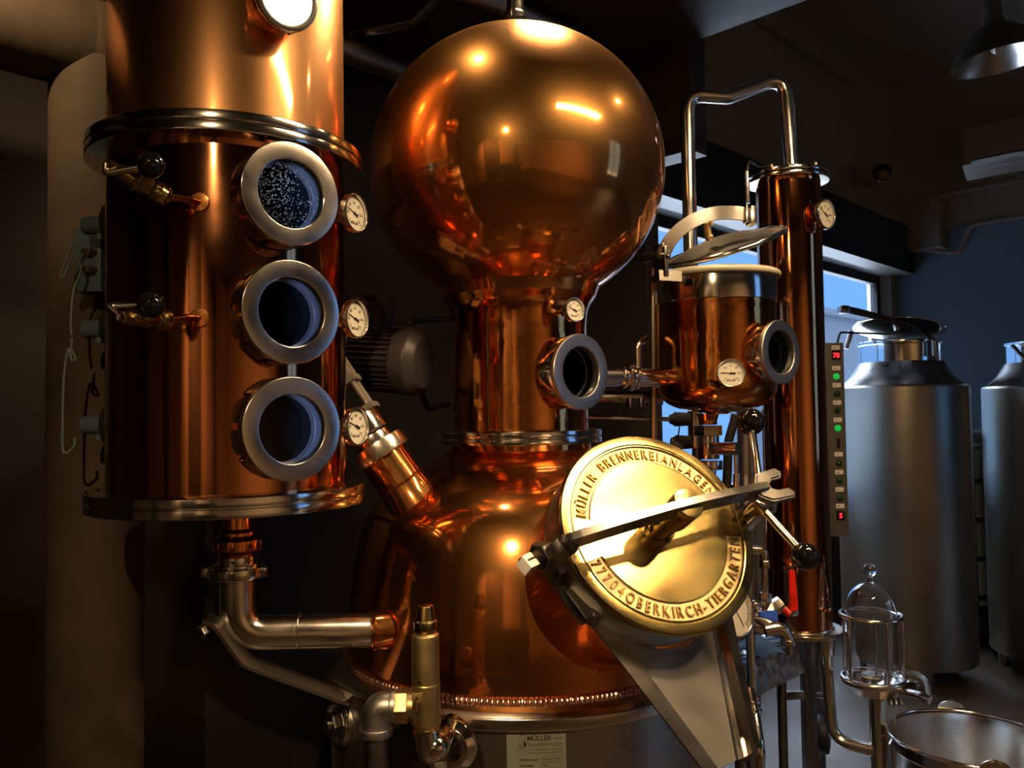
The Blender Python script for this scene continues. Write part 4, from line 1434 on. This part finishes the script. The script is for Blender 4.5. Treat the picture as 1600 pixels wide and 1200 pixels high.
gb = m.build('glass_bell', GLASS, t)
m = MB(); zk = sz(955) + .085
m.lathe(smooth([(.0, zk - .002), (.012, zk), (.010, zk + .012), (.011, zk + .018)], 4) + [(.019 * math.sin(PI * k_ / 16), zk + .034 - .019 * math.cos(PI * k_ / 16)) for k_ in range(3, 17)], S_, (0, 0, 1), 40)
m.build('glass_knob', GLASS, gb)
m = MB(); m.lathe([(.0, sz(1071)), (.032, sz(1071)), (.030, sz(1052)), (.0, sz(1052))], S_, (0, 0, 1), 48); m.build('inner_spill_cup', GLASS, t)
m = MB(); m.tube([S_ + V((.055, -.05, sz(1071))), W(1440, 1088, 2.33), W(1453, 1094, 2.31)], .0115, .01, 24, ri=None)
m.build('spout', CHROME, t)
m = MB(); m.tube([S_ + V((.07, .02, sz(1064))), S_ + V((.15, .02, sz(1058))), S_ + V((.165, .02, sz(1105)))], .018, .04, 24, 8, cap=False); m.build('glass_elbow', GLASS, t)
m = MB(); m.prism([(0, 0), (.05, 0), (.018, -.28), (.006, -.28)], .004, frame(V((S_.x + .035, sy + .03, sz(1084))), (0, -1, 0), (1, 0, 0))); m.build('support_gusset', STEEL_DULL, t)
m = MB()
for k_ in range(3): m.rod(S_ + V((.03 + .015 * k_, -.04, sz(1084))), S_ + V((.03 + .015 * k_, -.05, sz(1093))), .007)
m.build('wing_nut', STEEL_DARK, t)

# bucket
by_ = 2.33
bc = W(1518, 1152, by_); 
t = thing('steel_bucket', 'large open stainless bucket at the lower right corner', 'bucket', (bc.x, bc.y, 0))
rb_ = .213
zb_ = bc.z
m = MB(); m.lathe(rp([(0, .004), (rb_ * .86, .004), (rb_ * .97, zb_ - .03), (rb_ * .99, zb_ - .006)], .01) + [V((rb_ * .975, zb_ - .006)), V((rb_ * .955, zb_ - .03)), V((rb_ * .845, .008)), V((0, .008))], (bc.x, bc.y, 0), (0, 0, 1), 128)
m.build('bucket_body', STEEL, t)
m = MB(); m.torus(bc, (0, 0, 1), rb_, .005, 128, 12); m.lathe(rp([(rb_ + .001, zb_ - .035), (rb_ + .004, zb_ - .03), (rb_ + .004, zb_)], .001), (bc.x, bc.y, 0), (0, 0, 1), 128)
m.build('rim', CHROME, t)
for px, py in ((1540, 1112), (1482, 1182)):
    far = px == 1540
    a_ = R_(75 if far else -105)
    d_ = V((math.cos(a_), math.sin(a_), 0))
    p_ = bc + d_ * (rb_ + .006)
    m = MB(); M_ = frame(p_, d_, V((-d_.y, d_.x, 0)))
    m.prism([(.038 * math.cos(b), .0 + .026 * math.sin(b)) for b in [PI * k_ / 12 for k_ in range(13)]] + [(-.05, -.018), (.05, -.018)], .004, M_, .0005)
    lg = m.build('handle_lug', STEEL, t)
    MB().torus(p_ + V((0, 0, .012)) + d_ * .004, d_, .013, .003, 24, 8).build('lug_eye', STEEL, lg)

# ================================================================== control panel
py_ = 3.0
t = thing('control_panel', 'grey control strip with red displays and green lamps right of the condenser', 'control panel', W(1300, 850, py_))
p0, p1, p2, p3 = W(1268, 536, py_), W(1316, 536, py_), W(1334, 836, py_), W(1284, 836, py_)
pn = (p1 - p0).cross(p3 - p0).normalized()
if pn.y > 0: pn = -pn
xw = V((1, 0, 0))
top, bot = W(1290, 536, py_).z, W(1310, 838, py_).z
xr = W(1316, 536, py_).x
PM = Matrix.Translation(V((xr, py_, 0)))
m = MB(); m.box((-.06, .02, (top + bot) / 2), (.125, .05, top - bot), PM, .003)
pb_ = m.build('enclosure', PANEL, t)
f_ = W(1304, 600, py_ - .01).x - xr
def pz(py): return W(1310, py, py_ - .01).z
m = MB(); tx = MB()
for k_, (py, s) in enumerate(((543, '1'), (575, '2'), (602, '3'), (629, '4'), (656, '5'), (710, '76'), (738, '66'), (765, '60'), (791, '90'))):
    tg_ = MB().box((-.027, -.0065, pz(py)), (.030, .003, .016), PM, .001).build('label_tag', LABELW, t)
    tx = MB(); put_text(tx, str(60 + 3 * k_), .010, frame(V((xr - .033, py_ - .0083, pz(py) - .0035)), (0, -1, 0), (1, 0, 0)), .0002); tx.build('tag_printing', INK, tg_)
for py, on in ((588, 1), (615, 0), (641, 0), (669, 1), (724, 0), (751, 0), (779, 0)):
    MB().lathe([(.011, 0), (.011, .004)] + [(.009 * math.cos(PI / 2 * k_ / 6), .004 + .008 * math.sin(PI / 2 * k_ / 6)) for k_ in range(7)], V((xr - .027, py_ - .005, pz(py))), (0, -1, 0), 24).build('indicator_lamp', LED_GREEN if on else LAMP_OFF, t, 'lit green lamp' if on else None)
MB().box((-.027, -.008, pz(692)), (.010, .006, .03), PM, .001).build('slot_switch', BLACK, t)
for py, s in ((555, '78'), (806, '5')):
    w_ = MB().box((-.026, -.0065, pz(py)), (.030, .003, .032), PM, .001).build('display_window', BLACK, t)
    q = MB(); put_text(q, s, .024, frame(V((xr - .026, py_ - .0083, pz(py))), (0, -1, 0), (1, 0, 0)), .0003, .0008, center=True); q.build('lit_digits', LED_RED, w_)
MB().tube([V((xr - .01, py_ + .02, top)), V((xr, py_ + .02, top + .04)), W(1390, 522, 3.3)], .004, .03, 10).build('supply_wire', BLACK_RUB, t)
m = MB(); m.tube([V((xr - .1, py_ + .06, bot)), V((xr - .1, py_ + .06, .02))], .02); m.cyl(V((xr - .1, py_ + .06, 0)), (0, 0, 1), .10, 0, .02); m.build('stand_post', STEEL_DARK, t)

# ================================================================== tanks
def tank(px, y, R, label, lid=True):
    X = W(px, 620, y).x
    c = V((X, y, 0)); zsd = W(px, 604, y - R * .9).z
    t = thing('storage_tank', label, 'tank', c, 'stainless storage tanks by the far wall')
    znk = W(px, 572, y).z
    m = MB()
    m.lathe(rp([(0, .12), (R, .12), (R, zsd), (R * .98, zsd + .012)], .006), c, (0, 0, 1), 128)
    m.build('tank_body', STEEL_TANK, t)
    m = MB(); m.lathe(smooth([(R * .985, zsd + .008), (R * .8, zsd + .055), (R * .64, znk + .02)], 5), c, (0, 0, 1), 96); m.build('shoulder', STEEL_DARK, t)
    zr = W(px, 540, y).z
    m = MB(); m.lathe(rp([(R * .62, znk), (R * .62, zr), (R * .65, zr), (R * .65, zr + .02), (R * .61, zr + .02), (R * .61, znk)], .004), c, (0, 0, 1), 96)
    m.build('manway_neck', CHROME, t)
    for k_ in range(3):
        a_ = 2 * PI * k_ / 3 + .4
        p_ = c + V((R * .8 * math.cos(a_), R * .8 * math.sin(a_), 0))
        MB().rod(p_ + V((0, 0, .0)), p_ + V((0, 0, .13)), .03).build('leg', STEEL_DARK, t)
    if lid:
        n = V((.14, .14, .98)).normalized()
        lc_ = c + V((-.02, -.04, zr + .10))
        m = MB(); m.lathe(rp([(0, .03), (R * .4, .022), (R * .68, .0), (R * .70, -.012), (R * .62, -.016), (0, -.004)], .003), lc_, n, 96)
        ld = m.build('tank_lid', CHROME, t)
        m = MB(); m.strap(smooth([W(px - 90, 482, y - .35), W(px - 40, 494, y - .35), W(px + 10, 510, y - .3), W(px + 50, 527, y - .25)], 5), (0, .7, .7), .05, .012)
        m.box((0, 0, 0), (.05, .05, .04), Matrix.Translation(W(px - 90, 484, y - .35)), .006)
        m.rod(W(px - 8, 506, y - .3), W(px - 6, 516, y - .3), .016)
        m.build('lid_arm', STEEL_BAR, ld)
        m = MB(); m.rod(W(px - 78, 518, y - .1), W(px - 86, 545, y - .1), .014); m.build('lid_catch', STEEL_DARK, t); m = MB(); m.rod(W(px + 52, 530, y - .25), W(px + 53, 556, y - .25), .018)
        m.build('lid_hinge', STEEL_DARK, t)
    return t
tank(1408, 4.7, .345, 'tall stainless tank with its round lid propped open, right of the condenser')
tk = tank(1642, 4.7, .345, 'stainless tank cut off by the right edge of the photo', lid=False)
m = MB(); m.strap([W(1582, 540, 4.5), W(1600, 560, 4.5), W(1640, 545, 4.5)], (0, .7, .3), .04, .015); m.build('lid_arm', BLACK_RUB, tk)

# bulk container between the tanks
t = thing('bulk_container', 'pale plastic bulk container in a bar cage between the two tanks', 'container', W(1527, 1000, 5.3))
cc = W(1530, 640, 5.62)
m = MB(); m.box((cc.x, cc.y, .75), (1.0, .8, 1.0), None, .04); m.build('container_body', IBC, t)
m = MB()
for k_ in range(6): 
    for z in (.35, .6, .85, 1.1, 1.22):
        pass
for z in (.32, .56, .80, 1.04, 1.26): m.box((cc.x, cc.y - .43, z), (1.04, .02, .022), None)
for k_ in range(6): m.box((cc.x - .5 + .2 * k_, cc.y - .43, .76), (.025, .02, 1.04), None)
m.build('bar_cage', STEEL_DARK, t)
m = MB(); m.box((cc.x, cc.y, .14), (1.04, .86, .14), None, .01)
for k_ in (-1, 0, 1): m.box((cc.x + .42 * k_, cc.y, .035), (.12, .86, .07), None)
m.build('pallet', BLACK_RUB, t)
m = MB(); m.box((cc.x, cc.y - .02, 1.30), (1.02, .82, .07), None, .01); m.build('top_frame', BLACK_RUB, t)

# ================================================================== water valves right of the manhole
t = thing('valve_manifold', 'steel water valve manifold with red and blue levers before the condenser foot', 'valve', W(1190, 985, 2.25))
y_ = 2.25
w = lambda a, b, y=2.25: W(a, b, y)
m = MB()
m.tube([w(1170, 858), w(1193, 860), w(1195, 880)], .012, .012, 20); m.cyl(w(1195, 878), (0, 0, -1), .015, -.004, .016, .002, 6)
m.rod(w(1195, 885), w(1196, 930), .009); 
hexnut(m, w(1196, 926), w(1196, 940), .017); m.rod(w(1196, 938), w(1197, 955), .014)
m.rod(w(1180, 968), w(1214, 948), .018); hexnut(m, w(1200, 956), w(1222, 942), .021); m.rod(w(1178, 964), w(1212, 980, 2.22), .014)
m.rod(w(1172, 975), w(1205, 985), .015)
m.tube([w(1195, 985, 2.2), w(1222, 980, 2.2), w(1232, 1000, 2.2)], .017, .03, 24); m.cyl(w(1232, 1000, 2.2), (0, 0, -1), .021, -.003, .012, .002, 12)
m.rod(w(1233, 1005, 2.2), w(1234, 1022, 2.2), .009)
m.rod(w(1172, 975, 2.2), V((w(1172, 975, 2.2).x, 2.2, 0)), .012); m.sphere(w(1180, 945), .012, 20); m.sphere(w(1185, 960), .016, 20)
m.rod(w(1236, 958, 2.2), w(1243, 957, 2.18), .009)
m.build('manifold_pipes', STEEL, t)
m = MB()
M_ = frame(w(1238, 948, 2.18), (0, -1, 0), (1, 0, 0))
m.prism([(-.010, .0), (-.008, .095), (.006, .095), (.012, .012), (.012, -.008), (-.008, -.012)], .010, M_, .002)
m.rod(w(1225, 952, 2.19), w(1236, 960, 2.18), .013)
m.build('red_lever', RED, t, 'red lever handle')
m = MB(); M_ = frame(w(1203, 960, 1.98), (0, -1, .2), (1, 0, -.05))
m.prism([(-.030, .006), (.014, .010), (.016, -.016), (-.002, -.012), (-.028, -.006)], .012, M_, .002)
m.build('blue_lever', BLUE, t, 'blue lever handle')
q = MB().rod(w(1168, 770, 2.4), w(1172, 860, 2.4), .012)
t = thing('pressure_gauge', 'large round pressure gauge half hidden behind the lower right of the manhole cover', 'gauge', w(1158, 985, 1.95))
gc = w(1154, 958, 1.95)
gn = V((.62, -.78, .1)).normalized()
m = MB(); m.lathe(rp([(0, -.035), (.055, -.035), (.058, -.03), (.058, .004), (.052, .004), (.05, -.004)], .003), gc, gn, 64); gs = m.build('gauge_case', STEEL, t)
m = MB(); m.mat(0).lathe([(0, -.004), (.051, -.004)], gc, gn, 64); m.mat(1)
GM = frame(gc, gn)
for k_ in range(41):
    f = GM @ Matrix.Rotation(R_(225 - 270 * k_ / 40), 4, 'Z'); m.box((.043, 0, -.0035), (.007 if k_ % 5 else .012, .0014, .0006), f)
m.box((.015, 0, -.003), (.05, .0016, .0004), GM @ Matrix.Rotation(R_(-60), 4, 'Z'))
m.build('dial', [DIAL, INK], t)
MB().rod(gc - gn * .03, w(1185, 965, 2.2), .010).build('gauge_stem', STEEL, t)

# chequer plate tray and blue cloth under the condenser
t = thing('chequer_plate_shelf', 'narrow chequer plate shelf below the valves beside the chute', 'shelf', w(1200, 1060, 2.35))
a_, b_, c_, d_ = W(1150, 1042, 2.3), W(1240, 1006, 2.5), W(1258, 1050, 2.5), W(1175, 1092, 2.3)
m = MB(); nn = (b_ - a_).cross(d_ - a_).normalized()
if nn.y > 0: nn = -nn
quad(m, [a_, b_, c_, d_], .012, nn); quad(m, [a_, b_, b_ + V((-.03, .13, 0)), a_ + V((-.03, .13, 0))], .01, V((0, 0, 1)))
m.build('shelf_plate', CHECKER, t)
m = MB(); m.rod(a_ + V((.02, .06, -.01)), V((a_.x + .02, a_.y + .06, 0.0)), .014); m.rod(b_ + V((-.02, .06, -.01)), V((b_.x - .02, b_.y + .06, .0)), .014); m.build('shelf_post', STEEL_DARK, t)
m = MB()
rn = random.Random(5); n_ = 10
o_ = W(1178, 1018, 2.41); g = [[None] * (n_ + 1) for _ in range(n_ + 1)]
vs = []
for i in range(n_ + 1):
    for j in range(n_ + 1):
        x, y = (i / n_ - .5), (j / n_ - .5)
        vs.append(o_ + V((x * .15, y * .11, .035 * math.exp(-6 * (x * x + y * y)) + .010 * math.sin(9 * x + 4 * y) + .006 * rn.random())))
fs = [[i * (n_ + 1) + j, (i + 1) * (n_ + 1) + j, (i + 1) * (n_ + 1) + j + 1, i * (n_ + 1) + j + 1] for i in range(n_) for j in range(n_)]
m.add(vs, fs); fs2 = MB()
tag(m.build('cloth', CLOTH, None, ang=180), 'crumpled blue cloth lying on the chequer plate shelf', 'cloth')
q = MB().tube([W(1215, 1088, 2.6), W(1240, 1087, 2.6), W(1300, 1086, 2.62)], .008, None, 16)
q.rod(W(1228, 1087, 2.6), W(1256, 1086, 2.6), .013)
tag(q.build('drain_cock', STEEL_DARK), 'small dull drain cock on a thin pipe left of the distillate pipe', 'valve')
q = MB().tube([W(1172, 1080, 1.9), W(1178, 1110, 1.85), W(1187, 1170, 1.8), W(1186, 1230, 1.8)], .012, .05, 20)
q.torus(W(1177, 1095, 1.87), (0, 0, 1), .012, .005, 32, 8); q.torus(W(1179, 1110, 1.85), (0, 0, 1), .012, .005, 32, 8)
tag(q.build('bright_pipe', CHROME), 'bright curved pipe just right of the discharge chute', 'pipe')

# ================================================================== light and view
wd = bpy.data.worlds.new('world'); scene.world = wd; wd.use_nodes = True
bg = wd.node_tree.nodes['Background']
wn = wd.node_tree
tc = wn.nodes.new('ShaderNodeTexCoord'); sp = wn.nodes.new('ShaderNodeSeparateXYZ'); cr_ = wn.nodes.new('ShaderNodeValToRGB')
wn.links.new(tc.outputs['Generated'], sp.inputs[0]); wn.links.new(sp.outputs['Z'], cr_.inputs[0]); wn.links.new(cr_.outputs[0], bg.inputs[0])
e = cr_.color_ramp.elements
e[0].position = .0; e[0].color = (.0160, .038, .082, 1)
e[1].position = .76; e[1].color = (.60, .74, .95, 1)
e2 = e.new(.635); e2.color = (.0160, .038, .082, 1)
e2 = e.new(.45); e2.color = (.0160, .038, .082, 1)
e[0].position = .22; e[0].color = (.72, .84, 1.0, 1)
mr_ = wn.nodes.new('ShaderNodeMapRange'); mr_.inputs['From Min'].default_value = -1
wn.links.new(sp.outputs['Z'], mr_.inputs[0]); wn.links.new(mr_.outputs[0], cr_.inputs[0])
bg.inputs[1].default_value = 12.0
vs_ = scene.view_settings
vs_.view_transform = 'Standard'; vs_.look = 'None'; vs_.gamma = 1; vs_.use_curve_mapping = False
vs_.exposure = .12
cy = scene.cycles
cy.max_bounces = 12; cy.glossy_bounces = 8; cy.transmission_bounces = 12; cy.transparent_max_bounces = 8
cy.sample_clamp_indirect = 6; cy.use_denoising = True
cy.caustics_reflective = False; cy.caustics_refractive = False; cy.blur_glossy = .3
